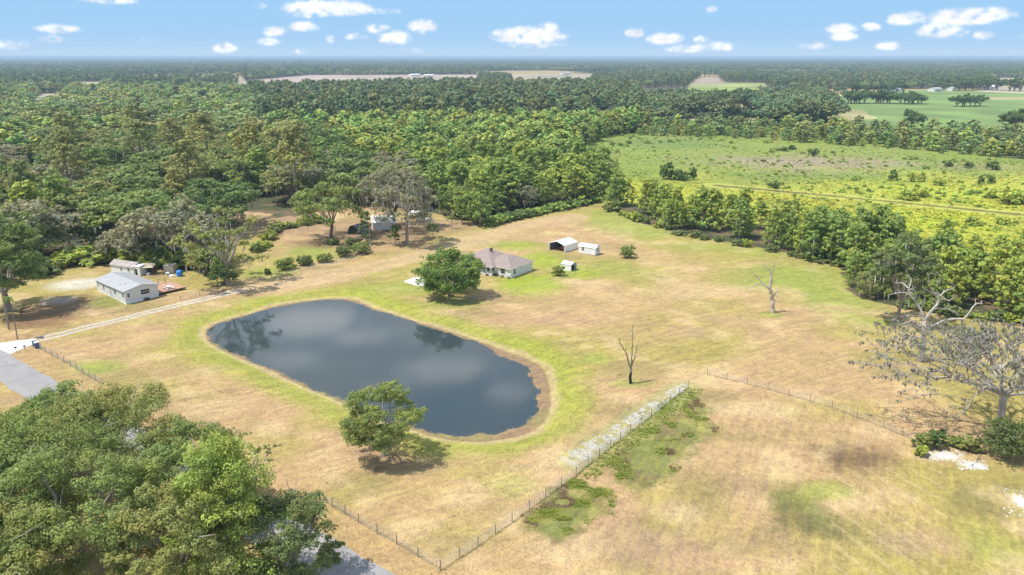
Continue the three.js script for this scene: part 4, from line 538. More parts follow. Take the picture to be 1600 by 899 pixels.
{
  const roots = {}, counts = {}, LIMIT = { oak: 290, lime: 300, pine: 110, bush: 200 }, rest = [];
  for (const t of woodList) {
    const seen = t.px > -60 && t.px < 1660 && t.py < 960;
    if (!seen || (counts[t.kind] ?? 0) >= LIMIT[t.kind] || t.d > 620) { rest.push(t); continue; }
    const v = Math.floor(t.tone * 12) , shapes = KIND[t.kind], si = v % shapes.length, leaves = t.zone === 'clump' ? LEAF.dark : LEAF[t.kind === 'bush' ? 'shrub' : t.kind], li = Math.floor(t.tone * 5381) % leaves.length, key = t.kind + si + '/' + li + (t.zone === 'clump');
    counts[t.kind] = (counts[t.kind] ?? 0) + 1;
    const front = woodAt(t.x, t.z + 7) !== t.zone, deep = t.d > 330, size = t.h * (t.kind === 'oak' ? 1 : .95) > .98 ? 'tall' : t.h > .82 ? 'middling' : 'short', tone = (t.zone === 'clump' ? ['deep-green', 'olive'] : { oak: ['mid-green', 'yellowish', 'fresh-green', 'greyish', 'deep-green'], lime: ['bright', 'yellowish', 'mid-green', 'darker'], pine: ['yellowish', 'olive'] }[t.kind])[li];
    const spot = { belt: [[1000, 'at the hedgerow end of the belt'], [1110, 'in the belt opposite the long shed'], [1200, 'in the belt facing the lone bush'], [1280, 'in the belt beyond the curled dead tree'], [1370, 'where the tree belt bends outward'], [1470, 'in the belt behind the tall dark oak'], [1560, 'in the belt behind the bleached dead tree'], [9e9, 'in the belt beyond the mossy oak']],
      left: [[90, 'of the woods past the huge shady oak'], [190, 'of the woods behind the grey-roofed mobile home'], [290, 'of the woods behind the blue tank and old sheds'], [400, 'of the woods behind the vine-wrapped oak'], [500, 'of the woods behind the neighbour\'s dirt yard'], [9e9, 'of the woods behind the white-roofed garage']],
      lime: [[640, 'of the bright woods behind the mossy oaks'], [760, 'of the bright woods behind the saplings'], [860, 'in the woods straight behind the brown-roofed house'], [9e9, 'in the woods where the hedgerow ends']], clump: [[9e9, 'of the dark wood across the marsh']], strip: [[1250, 'on the far marsh edge before the dark wood'], [9e9, 'on the far marsh edge before the green fields']], pine: [[9e9, 'of the dark wood behind the bright woods']] }[t.zone].find((q) => t.px < q[0])[1];
    const row = t.zone === 'strip' ? '' : front ? 'front-row ' : deep ? 'deep-set ' : 'second-row ';
    const label = `${size} ${tone} ${row}${WHAT[t.kind][1]} ${spot}`, pos = V3(t.x, groundY(t.x, t.z) - .05, t.z), group = `${t.kind === 'lime' ? 'lime trees' : t.kind === 'pine' ? 'pines' : 'oaks'} of the ${ZONE[t.zone].g}`;
    let o;
    if (!roots[key]) roots[key] = o = plantTree(WHAT[t.kind][0], label, 'tree', pos, shapes[si], leaves[li], { group });
    else { o = roots[key].clone(); o.name = numbered(WHAT[t.kind][0]); o.position.copy(pos); scene.add(o); tag(o, label, 'tree', group); }
    o.rotation.y = t.turn; o.scale.set(t.h * t.fat, t.h, t.h * t.fat);
  }
  // the rest of the woods, too many and too far to count
  const far = rngOf(77);
  for (const [d0, d1, s] of [[1480, 2600, 13], [2600, 5200, 26], [5200, 11000, 55], [11000, 26000, 90]]) for (let z = -d1; z < 0; z += s) for (let x = -d1 * .95; x < d1 * .95; x += s) {
    const X = x + (far() - .5) * s * 1.2, Z = z + (far() - .5) * s * 1.2, d = Math.hypot(X, Z), q = far(), q2 = far(), q3 = far(); if (d < d0 || d > d1 || Math.abs(X) > -Z * .84 + 60) continue;
    if (woodAt(X, Z) !== 'far' && !(d > 9000 && q < .8)) continue; if (far() < .08) continue;
    const pa = fbm(X * .0016, Z * .0016 + 8, 3);
    rest.push({ wide: d0 > 5000, x: X, z: Z, kind: pa > .5 || q > .55 ? 'pine' : q < .08 ? 'lime' : 'oak', zone: 'far', h: (.75 + .4 * q2), fat: (d0 > 5000 ? 1.5 : s / 12) * (.85 + .3 * q3), turn: q * 60 % 6.28, tone: q3, d, far: true });
  }
  const sets = {};
  for (const t of rest) { const shapes = FARSHAPE[t.kind], k = t.kind + (t.wide ? '+' : '') + Math.floor(t.tone * 97) % shapes.length; (sets[k] ??= []).push(t); }
  const M = new THREE.Matrix4(), Q = new THREE.Quaternion(), UPV = V3(0, 1, 0), C = new THREE.Color();
  const woodland = new THREE.Group(); woodland.name = 'woodland'; tag(woodland, 'distant mixed woods massed behind the nearer trees and on to the horizon', 'woodland', null, 'stuff'); scene.add(woodland);
  for (const k in sets) {
    const wide = k.includes('+'), kind = k.slice(0, -1).replace('+', ''), list = sets[k], im = new THREE.InstancedMesh(flatTree(FARSHAPE[kind][+k.slice(-1)], [1, 1, 1]).scale(wide ? 3.2 : 1, 1, wide ? 3.2 : 1), MASSMAT, list.length);
    list.forEach((t, i) => {
      Q.setFromAxisAngle(UPV, t.turn); M.compose(V3(t.x, -.05, t.z), Q, V3(t.h * t.fat, t.h, t.h * t.fat)); im.setMatrixAt(i, M);
      const b = t.zone === 'strip' && t.tone < .6 ? COL.oak : t.zone === 'clump' || (t.zone === 'pine' && kind === 'oak') ? COL.dark : COL[kind], v = .74 + .52 * ((t.tone * 31) % 1), hue = ((t.tone * 57) % 1 - .5) * .42; C.setRGB(b[0] * v * (1 + hue), b[1] * v, b[2] * v * (1 - hue * .5)); im.setColorAt(i, C);
    });
    im.name = { oak: 'rounded_trees', lime: 'light_trees', pine: 'dark_trees' }[kind]; im.castShadow = im.receiveShadow = true; im.userData.kind = 'stuff'; woodland.add(im);
  }
  console.log('trees', woodList.length, JSON.stringify(counts), 'mass', rest.length);
}
// ---------------------------------------------------------------- buildings
const WHITE = std(.80, .80, .79, .7), OFFWHITE = std(.66, .66, .63, .75), SIDING = std(.70, .70, .68, .75), DARKGLASS = new THREE.MeshPhysicalMaterial({ color: new THREE.Color().setRGB(.03, .035, .045), roughness: .08 }), TRIM = std(.82, .82, .82, .6);
const grain = (r, g, b, rough, amp, scale) => { const N = 256, d = new Uint8Array(N * N * 4), q = rngOf(Math.floor(r * 999 + b * 77)); for (let i = 0; i < N * N; i++) { const x = i % N, y = (i / N) | 0, k = 1 + amp * ((hash(x, y) - .5) + (hash((x >> 2) + 91, (y >> 2) + 5) - .5) + (hash((x >> 4) + 7, (y >> 5) + 55) - .5) * .9); d[4 * i] = toByte(clamp(r * k)); d[4 * i + 1] = toByte(clamp(g * k)); d[4 * i + 2] = toByte(clamp(b * k)); d[4 * i + 3] = 255; } const t = new THREE.DataTexture(d, N, N); t.colorSpace = THREE.SRGBColorSpace; t.wrapS = t.wrapT = THREE.RepeatWrapping; t.magFilter = THREE.LinearFilter; t.repeat.set(1 / scale, 1 / scale); t.needsUpdate = true; return new THREE.MeshStandardMaterial({ map: t, roughness: rough }); };
const SHINGLE = grain(.275, .222, .20, .95, .28, 5), METALROOF = grain(.38, .385, .40, .55, .16, 9), WHITEMETAL = std(.80, .81, .82, .45), OLDROOF = grain(.36, .31, .30, .9, .4, 6), TANWALL = std(.5, .44, .34, .85), WOOD = grain(.42, .25, .17, .9, .4, 4), DARKWOOD = std(.12, .08, .055, .9), RUST = grain(.42, .22, .1, .9, .4, 3), DARK = std(.03, .03, .032, .8), TARP_AND_SHADE_GREY = std(.17, .19, .22, .7), BLUE = std(.02, .22, .68, .5), RED = std(.45, .05, .04, .5), TYRE = std(.02, .02, .02, .9), POST = std(.28, .23, .185, .95), WIRE = std(.42, .42, .41, .6, { metalness: .3 });
function withUV(g) { const p = g.attributes.position, n = g.attributes.normal, uv = new Float32Array(p.count * 2); for (let i = 0; i < p.count; i++) { const ax = Math.abs(n.getX(i)), ay = Math.abs(n.getY(i)), az = Math.abs(n.getZ(i)); uv[2 * i] = ax > az && ax > ay ? p.getZ(i) : p.getX(i); uv[2 * i + 1] = ay > .5 ? p.getZ(i) : p.getY(i); } g.setAttribute('uv', new THREE.BufferAttribute(uv, 2)); return g; }
const gb = () => new GB(), put = (name, g, mat, parent) => mesh(name, withUV(g.build ? g.build() : g), mat, parent);
// a building's place from three of its ground corners: the nearest one, the one along the wall to its left, the one along the wall to its right. Local x runs to the left one, z to the right one.
function corner(f, l, r) { const A = G(...f), B = G(...l), C = G(...r), a = Math.atan2(B.z - A.z, B.x - A.x), c = Math.atan2(C.z - A.z, C.x - A.x), m = (a + c) / 2 - Math.PI / 4; A.y = groundY(A.x, A.z); return { at: A, turn: -m, L: A.distanceTo(B), W: A.distanceTo(C) }; }
const shell = (g, P, t) => { for (const q of P) { if (q.length === 4) g.quad(...q); else g.tri(...q); const d = q.map((p) => p.clone().setY(p.y - t)).reverse(); if (d.length === 4) g.quad(...d); else g.tri(...d); } };
function rim(g, loop, t) { loop.forEach((p, i) => { const q = loop[(i + 1) % loop.length]; g.quad(p.clone().setY(p.y - t), q.clone().setY(q.y - t), q, p); }); }
function gableRoof(x0, x1, z0, z1, y, rise, ov, alongX, t = .1) {      // ridge along x or along z, with thickness
  const g = gb(), a = V3(x0 - ov, y, z0 - ov), b = V3(x1 + ov, y, z0 - ov), c = V3(x1 + ov, y, z1 + ov), d = V3(x0 - ov, y, z1 + ov), mx = (x0 + x1) / 2, mz = (z0 + z1) / 2;
  const e = alongX ? V3(x0 - ov, y + rise, mz) : V3(mx, y + rise, z0 - ov), f = alongX ? V3(x1 + ov, y + rise, mz) : V3(mx, y + rise, z1 + ov);
  if (alongX) { shell(g, [[b, a, e, f], [d, c, f, e]], t); rim(g, [a, e, d, c, f, b].reverse(), t); } else { shell(g, [[a, d, f, e], [c, b, e, f]], t); rim(g, [a, b, e].length ? [a, d, f, c, b, e].reverse() : [], t); }
  return g;
}
function hipRoof(x0, x1, z0, z1, y, rise, ov, t = .18) {
  const g = gb(), X0 = x0 - ov, X1 = x1 + ov, Z0 = z0 - ov, Z1 = z1 + ov, a = V3(X0, y, Z0), b = V3(X1, y, Z0), c = V3(X1, y, Z1), d = V3(X0, y, Z1), w = X1 - X0, h = Z1 - Z0;
  const e = w > h ? V3(X0 + h / 2, y + rise, (Z0 + Z1) / 2) : V3((X0 + X1) / 2, y + rise, Z0 + w / 2), f = w > h ? V3(X1 - h / 2, y + rise, (Z0 + Z1) / 2) : V3((X0 + X1) / 2, y + rise, Z1 - w / 2);
  if (w > h) { g.quad(b, a, e, f); g.quad(d, c, f, e); g.tri(a, d, e); g.tri(c, b, f); } else { g.quad(a, d, f, e); g.quad(c, b, e, f); g.tri(b, a, e); g.tri(d, c, f); }
  return { g, trim: gb().box(X0 + .02, X1 - .02, y - t, y - .004, Z0 + .02, Z1 - .02) };
}
const gableWall = (g, x0, x1, z0, z1, y0, y1, rise, alongX) => { g.box(x0, x1, y0, y1, z0, z1); const mz = (z0 + z1) / 2, mx = (x0 + x1) / 2; if (alongX) { for (const [x, s] of [[x0, 1], [x1, -1]]) { const A = V3(x, y1, z0), B = V3(x, y1, z1), T = V3(x, y1 + rise, mz); s > 0 ? g.tri(A, B, T) : g.tri(B, A, T); } } else for (const [z, s] of [[z0, 1], [z1, -1]]) { const A = V3(x0, y1, z), B = V3(x1, y1, z), T = V3(mx, y1 + rise, z); s > 0 ? g.tri(B, A, T) : g.tri(A, B, T); } return g; };
// a window or door set 3 cm proud of a wall: side 'z' lies in a wall facing -z, side 'x' in a wall facing -x
function opening(parent, name, side, at, u, y0, w, h, mat = DARKGLASS, frame = TRIM) {
  const f = gb(), p = gb(), b = (g, a, c, d, e, out) => side === 'z' ? g.box(a, c, d, e, at - out, at + .02) : g.box(at - out, at + .02, d, e, a, c);
  b(f, u, u + .06, y0, y0 + h, .05); b(f, u + w - .06, u + w, y0, y0 + h, .05); b(f, u + .06, u + w - .06, y0 + h - .06, y0 + h, .05); b(f, u + .06, u + w - .06, y0, y0 + .06, .06); if (name === 'window') b(f, u + .06, u + w - .06, y0 + h / 2 - .03, y0 + h / 2 + .03, .045);
  b(p, u + .06, u + w - .06, y0 + .06, y0 + h - .06, .02); const o = put(name, f, frame, parent); put(name === 'window' ? 'pane' : 'panel', p, mat, o); return o;
}
{ // the house
  const k = corner([798.4, 434.8], [752, 424.2], [829.6, 422]), D = 9.6, o = thing('house', 'white house with a brown shingled hip roof behind the round green tree', 'house', k.at, k.turn), y = 2.55;
  put('wall', gb().box(0, 5.2, -.1, y, 0, D), SIDING, o); put('wall', gb().box(5.2, 17, -.1, y, .4, D), SIDING, o); put('porch_floor', gb().box(5.3, 10.4, -.1, .28, -1.4, .38), concrete, o);
  const r1 = hipRoof(0, 10, 0, D, y, 2.3, .45), r2 = hipRoof(5.1, 17, -1.5, D + .4, y + .003, 3.0, .45);
  for (const r of [r1, r2]) { put('roof', r.g, SHINGLE, o); put('fascia', r.trim, TRIM, o); }
  put('roof_vent', gb().box(9.2, 9.75, y + 2.6, y + 3.3, 3.6, 4.1), DARK, o);
  for (const x of [5.4, 7, 8.6, 10.2]) put('porch_column', gb().tube([V3(x, 0, -1.25), V3(x, 2.4, -1.25)], [.11, .09], 8), TRIM, o);
  for (const [a, b] of [[5.5, 6.9], [8.7, 10.1]]) { const g = gb(); g.box(a, b, .95, 1.03, -1.29, -1.21); for (let x = a + .1; x < b; x += .16) g.box(x - .025, x + .025, .3, .95, -1.275, -1.225); put('porch_railing', g, TRIM, o); }
  opening(o, 'window', 'z', 0, 1.9, .8, 1.5, 1.35); opening(o, 'window', 'x', 0, 1.1, .75, .9, 1.4); opening(o, 'window', 'z', .4, 5.7, .75, 1, 1.45); opening(o, 'door', 'z', .4, 7.4, .28, 1, 2.1, std(.1, .08, .07, .6)); opening(o, 'window', 'z', .4, 8.8, .75, 1, 1.45); opening(o, 'window', 'z', .4, 12, .75, 1.6, 1.4); put('wall_vent', gb().box(-.06, .02, 2, 2.25, 4.2, 4.55), DARK, o);
  const sh = shrubShape(170, { H: .7, R: .55, boughs: 7, tufts: 5, n: 8, size: .14 }), m = [leafMat(.55, .5, .42), leafMat(.16, .2, .05)], words = ['beside the corner of the brown-roofed house', 'under the front window of the brown-roofed house', 'where the porch meets the front wall', 'in front of the white porch railing', 'at the tree side of the white porch'];
  [[.3, -.7], [2.4, -.75], [4.6, -.75], [6.4, -2], [9, -2]].forEach(([x, z], i) => { const p = V3(x, 0, z).applyAxisAngle(V3(0, 1, 0), k.turn).add(k.at); p.y = groundY(p.x, p.z); plantTree('flowering_shrub', `small pale flowering shrub ${words[i]}`, 'shrub', p, sh, m[i === 2 ? 1 : 0], { stem: 'stem', crown: 'foliage', turn: i }); });
}
{ // the open metal carport
  const k = corner([882, 395.2], [858.7, 390.3], [900.7, 388.6]), o = thing('carport', 'white metal carport with one open gable end beside the long shed', 'carport', k.at, k.turn), L = Math.min(k.L, 6.4), W = Math.min(k.W, 7.4), y = 2.15, rise = .95;
  put('roof', gableRoof(0, L, 0, W, y, rise, .12, false), WHITEMETAL, o); put('side_wall', gb().box(0, .06, 0, y - .1, .05, W), WHITEMETAL, o); put('side_wall', gb().box(L - .06, L, 0, y - .1, .05, W), WHITEMETAL, o); const bw = gb().box(.06, L - .06, 0, y - .1, W - .06, W - .01); bw.tri(V3(0, y - .1, W - .03), V3(L, y - .1, W - .03), V3(L / 2, y + rise - .12, W - .03)); put('back_wall', bw, WHITEMETAL, o); put('painted_shade_panel', gb().box(.065, .08, 0, y - .1, .1, W - .1), TARP_AND_SHADE_GREY, o); put('painted_shade_panel', gb().box(L - .08, L - .065, 0, y - .1, .1, W - .1), TARP_AND_SHADE_GREY, o); put('painted_shade_panel', gb().box(.09, L - .09, 0, y - .1, W - .09, W - .07), TARP_AND_SHADE_GREY, o);  // added dark grey linings paint the shade inside the carport
  for (const x of [0, L - .14]) put('front_post', gb().box(x, x + .14, 0, y - .08, -.06, .05), TRIM, o);
  const p = V3(L * .45, .02, W * .4).applyAxisAngle(V3(0, 1, 0), k.turn).add(k.at), t = thing('riding_mower', 'red riding mower parked inside the open carport', 'mower', p, k.turn + 1.9); put('body', gb().box(-.9, .3, .35, .95, -.4, .4), RED, t); put('hood', gb().box(.3, 1, .35, .85, -.36, .36), RED, t); put('seat', gb().box(-.6, -.1, .95, 1.3, -.25, .25), WHITE, t); for (const [x, z, r] of [[-.6, .5, .38], [-.6, -.5, .38], [.7, .45, .26], [.7, -.45, .26]]) { const g = new THREE.CylinderGeometry(r, r, .2, 14); g.rotateX(Math.PI / 2); g.translate(x, r, z); mesh('wheel', g, TYRE, t); }
}
{ // the long shed
  const k = corner([930, 399.8], [903.6, 395.7], [938, 396.6]), o = thing('shed', 'long white storage shed with two small windows and double doors', 'shed', k.at, k.turn), L = k.L, W = Math.min(3.2, k.W), y = 2.15, rise = .75;
  put('wall', gableWall(gb(), 0, L, 0, W, 0.12, y, rise, true), WHITE, o); put('roof', gableRoof(0, L, 0, W, y + .02, rise, .12, true), WHITEMETAL, o); put('skid', gb().box(.05, L - .05, -.1, .12, .1, W - .1), DARK, o);
  opening(o, 'window', 'z', 0, L - 1.9, .95, .9, 1); opening(o, 'window', 'x', 0, W / 2 - .5, .95, 1, 1.05); opening(o, 'door', 'z', 0, L * .42 - .85, .15, .85, 1.8, WHITE, std(.6, .6, .6)); opening(o, 'door', 'z', 0, L * .42, .15, .85, 1.8, WHITE, std(.6, .6, .6));
}
{ // the little open shed
  const k = corner([892, 424.4], [878, 421.2], [901.4, 420.4]), o = thing('shed', 'smallest white shed, its dark open end turned away from the house', 'shed', k.at, k.turn), L = Math.max(2.9, k.L), W = Math.min(2.7, k.W), y = 1.75, rise = .6;
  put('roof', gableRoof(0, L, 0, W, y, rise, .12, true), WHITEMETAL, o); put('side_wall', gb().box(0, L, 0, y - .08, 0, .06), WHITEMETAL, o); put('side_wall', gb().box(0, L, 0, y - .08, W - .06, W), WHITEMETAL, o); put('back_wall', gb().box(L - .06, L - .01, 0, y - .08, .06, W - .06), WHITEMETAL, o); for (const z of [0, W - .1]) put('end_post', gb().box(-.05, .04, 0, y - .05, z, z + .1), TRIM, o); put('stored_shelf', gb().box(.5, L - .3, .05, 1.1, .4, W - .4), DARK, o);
}
{ // the mobile home, its deck and the things round it
  const k = corner([196.4, 475.6], [146.3, 457], [250, 464.2]), o = thing('mobile_home', 'white mobile home with a grey metal roof and white skirting', 'mobile home', k.at, k.turn), L = k.L, W = Math.min(k.W, 8.2), y0 = .75, y = 3.15, rise = .95;
  put('skirting', gb().box(.06, L - .06, -.2, y0, .06, W - .06), WHITE, o); put('wall', gableWall(gb(), 0, L, 0, W, y0, y, rise, true), OFFWHITE, o); put('roof', gableRoof(0, L, 0, W, y + .03, rise, .35, true), METALROOF, o);
  for (let x = .2; x < L; x += 1.05) for (const s of [0, 1]) { const z = s ? W + .33 : -.33; put('roof_seam', gb().tube([V3(x, y + .035 + .02, z), V3(x, y + rise + .05, W / 2)], [.03, .03], 4), METALROOF, o); }
  put('roof_vent', gb().box(4.6, 5, y + .4, y + .95, 2.1, 2.5), WHITE, o);
  for (const [x, w] of [[1.1, 0], [4.6, 1.3], [11, 1.1]]) if (w) opening(o, 'window', 'z', 0, x, 1.45, w, 1.15); opening(o, 'door', 'z', 0, 7.2, y0, .95, 2, std(.45, .44, .42)); opening(o, 'window', 'z', 0, .35, 1.6, 1.2, 1); opening(o, 'window', 'x', 0, .5, 1.6, .7, .95); opening(o, 'window', 'x', 0, 3.6, 1.5, 2.2, 1.25); opening(o, 'window', 'z', 0, L - 1.2, 1.5, .7, 1.1);
  put('corner_board', gb().box(-.025, .1, y0, y - .06, -.025, .1), TRIM, o);
  const st = gb(); for (let i = 0; i < 3; i++) st.box(-.35 - i * .3, -.05 - i * .3, 0, .62 - i * .2, 4.2, 5.3); put('steps', st, DARKWOOD, o);
  const loc = (x, y, z) => V3(x, y, z).applyAxisAngle(V3(0, 1, 0), k.turn).add(k.at);
  const d = thing('deck', 'raised brown wooden deck on posts at the end of the mobile home', 'deck', loc(.4, 0, W + .15), k.turn), dl = 8, dw = 6.7;
  for (let i = 0; i < 24; i++) put('plank', gb().box(0, dl, .84, .9, i * .28, i * .28 + .26), WOOD, d); for (const x of [.1, 2.7, 5.2, 7.8]) for (const z of [.15, dw - .15]) put('post', gb().box(x - .07, x + .07, -.1, .84, z - .07, z + .07), DARKWOOD, d); put('beam', gb().box(-.02, .06, .62, .838, 0, dw), DARKWOOD, d);
  for (let z = .1; z < dw; z += 1.8) put('railing_post', gb().box(dl - .1, dl, .9, 1.85, z - .05, z + .05), DARKWOOD, d); put('railing', gb().box(dl - .12, dl + .02, 1.85, 1.93, 0, dw), DARKWOOD, d); put('railing', gb().box(dl - .07, dl - .03, 1.35, 1.45, 0, dw), DARKWOOD, d);
  const tb = thing('patio_table', 'round white patio table on the wooden deck', 'table', loc(1.9, .9, W + 3.4)); { const g = new THREE.CylinderGeometry(.6, .6, .05, 18); g.translate(0, .72, 0); mesh('tabletop', g, WHITE, tb); mesh('leg', new THREE.CylinderGeometry(.05, .22, .7, 8).translate(0, .35, 0), WHITE, tb); }
  [[1.1, 2.6, .5, 'between the table and the mobile home'], [2.7, 2.5, -1, 'on the railing side of the table'], [1.2, 4, 2.2, 'near the open edge of the deck'], [2.7, 4, 3.6, 'at the outer corner of the deck']].forEach(([x, z, t, w]) => { const c = thing('patio_chair', `white plastic patio chair ${w}`, 'chair', loc(x, .9, W + z), t, 'white chairs on the deck'); put('seat', gb().box(-.27, .27, .4, .45, -.27, .27), WHITE, c); put('backrest', gb().box(-.27, .27, .5, .95, .22, .27), WHITE, c); for (const a of [-.23, .23]) for (const b of [-.23, .23]) put('leg', gb().box(a - .03, a + .03, 0, .4, b - .03, b + .03), WHITE, c); });
}
function cabin(name, label, cat, f, l, r, o) { const k = corner(f, l, r), t = thing(name, label, cat, k.at, k.turn), L = o.L ?? k.L, W = o.W ?? k.W; put('wall', gableWall(gb(), 0, L, 0, W, 0, o.y, o.rise, o.alongX ?? true), o.wall ?? WHITE, t); put('roof', gableRoof(0, L, 0, W, o.y + .03, o.rise, o.ov ?? .25, o.alongX ?? true), o.roof ?? WHITEMETAL, t); for (const q of o.open ?? []) opening(t, ...q); return { t, k, L, W }; }
cabin('shed', 'old white cottage shed with a faded brown roof behind the mobile home', 'shed', [209, 431], [181, 424], [222, 426], { y: 2.2, rise: 1.1, roof: OLDROOF, open: [['window', 'z', 0, 1.2, 1, .9, .9], ['window', 'z', 0, 4, .9, .7, .9]] });
cabin('shed', 'narrow white shed with a dark door between the cottage shed and the lean-to', 'shed', [219, 431.5], [210, 430], [229, 427], { y: 2.5, rise: .2, L: 2.2, W: 2.6, ov: .1, open: [['door', 'z', 0, .7, .05, .8, 1.9, DARK]] });
cabin('shed', 'tan box-shaped storage container beside the blue tank', 'shed', [271, 427.5], [257.5, 427], [276, 424], { y: 2.1, rise: .06, wall: TANWALL, roof: TANWALL, L: 2.6, W: 2.4, ov: .04 });
cabin('shed', 'small tan shed with a pale roof half hidden at the wood\'s edge', 'shed', [113, 403], [105, 400], [131, 399], { y: 2.4, rise: .7, wall: TANWALL, L: 3.2, W: 4 });
{ const p = onGround(238, 430), t = thing('lean_to', 'open lean-to with a rusty tan roof and dark clutter under it', 'lean-to', p, .12); put('roof', gb().quad(V3(-3.2, 2.6, -2.6), V3(-3.2, 2.1, .3), V3(.4, 2.1, .3), V3(.4, 2.6, -2.6)), grain(.42, .36, .26, .9, .3, 4), t); t.children[0].material.side = THREE.DoubleSide; for (const x of [-3.1, -1.4, .3]) put('post', gb().box(x - .06, x + .06, 0, 2.1, .15, .27), DARKWOOD, t); put('back_wall', gb().box(-3.2, .4, 0, 2.5, -2.6, -2.5), DARKWOOD, t); put('side_wall', gb().box(-3.2, -3.1, 0, 2.2, -2.5, .1), DARKWOOD, t); }
{ const p = onGround(280.5, 431), t = thing('water_tank', 'bright blue round plastic tank beside the tan container', 'tank', p); const g = new THREE.LatheGeometry([[0, 0], [.74, 0], [.78, .15], [.76, .5], [.79, .55], [.76, .6], [.77, 1], [.79, 1.05], [.76, 1.1], [.7, 1.4], [.4, 1.6], [.22, 1.63], [0, 1.63]].map(([x, y]) => new THREE.Vector2(x, y)), 24); mesh('body', g, BLUE, t); mesh('lid', new THREE.CylinderGeometry(.22, .24, .1, 16).translate(0, 1.68, 0), std(.03, .16, .5, .5), t); }
[[262, 431, 'white washing machine standing in the dirt by the container', .8, .9, .7, WHITE], [232, 430, 'pale tool chest under the lean-to\'s front edge', 1, .6, .6, OFFWHITE], [268, 432, 'flat white box lying in front of the tan container', 1.2, .4, .8, WHITE]].forEach(([x, y, l, w, h, d, m], i) => { const t = thing(['washing_machine', 'tool_chest', 'storage_box'][i], l, ['appliance', 'chest', 'box'][i], onGround(x, y), .5 + i); put('body', gb().box(-w / 2, w / 2, .03, h, -d / 2, d / 2), m, t); put('lid', gb().box(-w / 2 - .02, w / 2 + .02, h, h + .05, -d / 2 - .02, d / 2 + .02), m, t); put('front_panel', gb().box(-w / 2 + .1, w / 2 - .1, .12, h - .1, d / 2, d / 2 + .02), std(.5, .5, .5), t); });
// the neighbour
{ const c = cabin('garage', 'neighbour\'s garage with a shiny white metal roof among the oaks', 'garage', [582, 359], [601, 356.5], [571, 349], { y: 2.5, rise: 1.5, L: 7.5, W: 9, wall: OFFWHITE, ov: .4, open: [] }); c.t.position.copy(onGround(583, 360)); c.t.rotation.y = .22; c.t.children.forEach((m) => m.position.z = -9); }
{ const p = onGround(552, 366), t = thing('tarp_shelter', 'dark grey hooped tarp shelter beside the white-roofed garage', 'shelter', p, -.5), g = gb(), n = 12, P = (i, z) => V3(-2.3 * Math.cos(i / n * Math.PI), 2.9 * Math.sin(i / n * Math.PI), z); for (let i = 0; i < n; i++) { g.quad(P(i, 0), P(i + 1, 0), P(i + 1, -6), P(i, -6)); } put('cover', g, TARP_AND_SHADE_GREY, t); TARP_AND_SHADE_GREY.side = THREE.DoubleSide; for (const z of [.03, -3, -6]) put('hoop', gb().tube(Array.from({ length: 13 }, (_, i) => P(i, z)), Array(13).fill(.05), 5), WIRE, t); }
{ const t = thing('wooden_crate', 'orange-brown wooden crate in the neighbour\'s dirt yard', 'crate', onGround(557, 380.5), .3); for (let i = 0; i < 5; i++) for (const z of [-.8, .76]) put('plank', gb().box(-1.25, 1.25, .05 + i * .3, .31 + i * .3, z, z + .04), RUST, t); for (const x of [-1.25, 1.21]) put('end_panel', gb().box(x, x + .04, .05, 1.5, -.76, .76), RUST, t); put('lid', gb().box(-1.28, 1.28, 1.52, 1.58, -.83, .83), grain(.6, .42, .3, .9, .3, 3), t); }
{ const t = thing('boat', 'white boat hull lying at the back of the dirt yard', 'boat', onGround(663, 346), -.28), g = gb(), N = 10, S = (i, s) => { const k = i / N, w = 1.1 * Math.pow(1 - Math.pow(k, 3), .6); return [V3(-3 + 6.4 * k, .1 + .35 * k * k, s * w * .5), V3(-3 + 6.4 * k, 1.0 + .3 * k, s * w)]; }; for (let i = 0; i < N; i++) for (const s of [1, -1]) { const [a, b] = S(i, s), [c, d] = S(i + 1, s); if (s > 0) g.quad(a, c, d, b); else g.quad(c, a, b, d); } for (let i = 0; i < N; i++) { g.quad(S(i, -1)[1].setY(.85), S(i, 1)[1].setY(.85), S(i + 1, 1)[1].setY(.85), S(i + 1, -1)[1].setY(.85)); g.quad(S(i, 1)[0], S(i, -1)[0], S(i + 1, -1)[0], S(i + 1, 1)[0]); } const e = [S(0, -1), S(0, 1)]; g.quad(e[0][0], e[1][0], e[1][1], e[0][1]); const m = WHITE.clone(); m.side = THREE.DoubleSide; put('hull', g, m, t); put('console', gb().box(-.6, .2, .85, 1.5, -.4, .4), OFFWHITE, t); put('outboard_motor', gb().box(-3.4, -3.02, .5, 1.4, -.2, .2), DARK, t); }
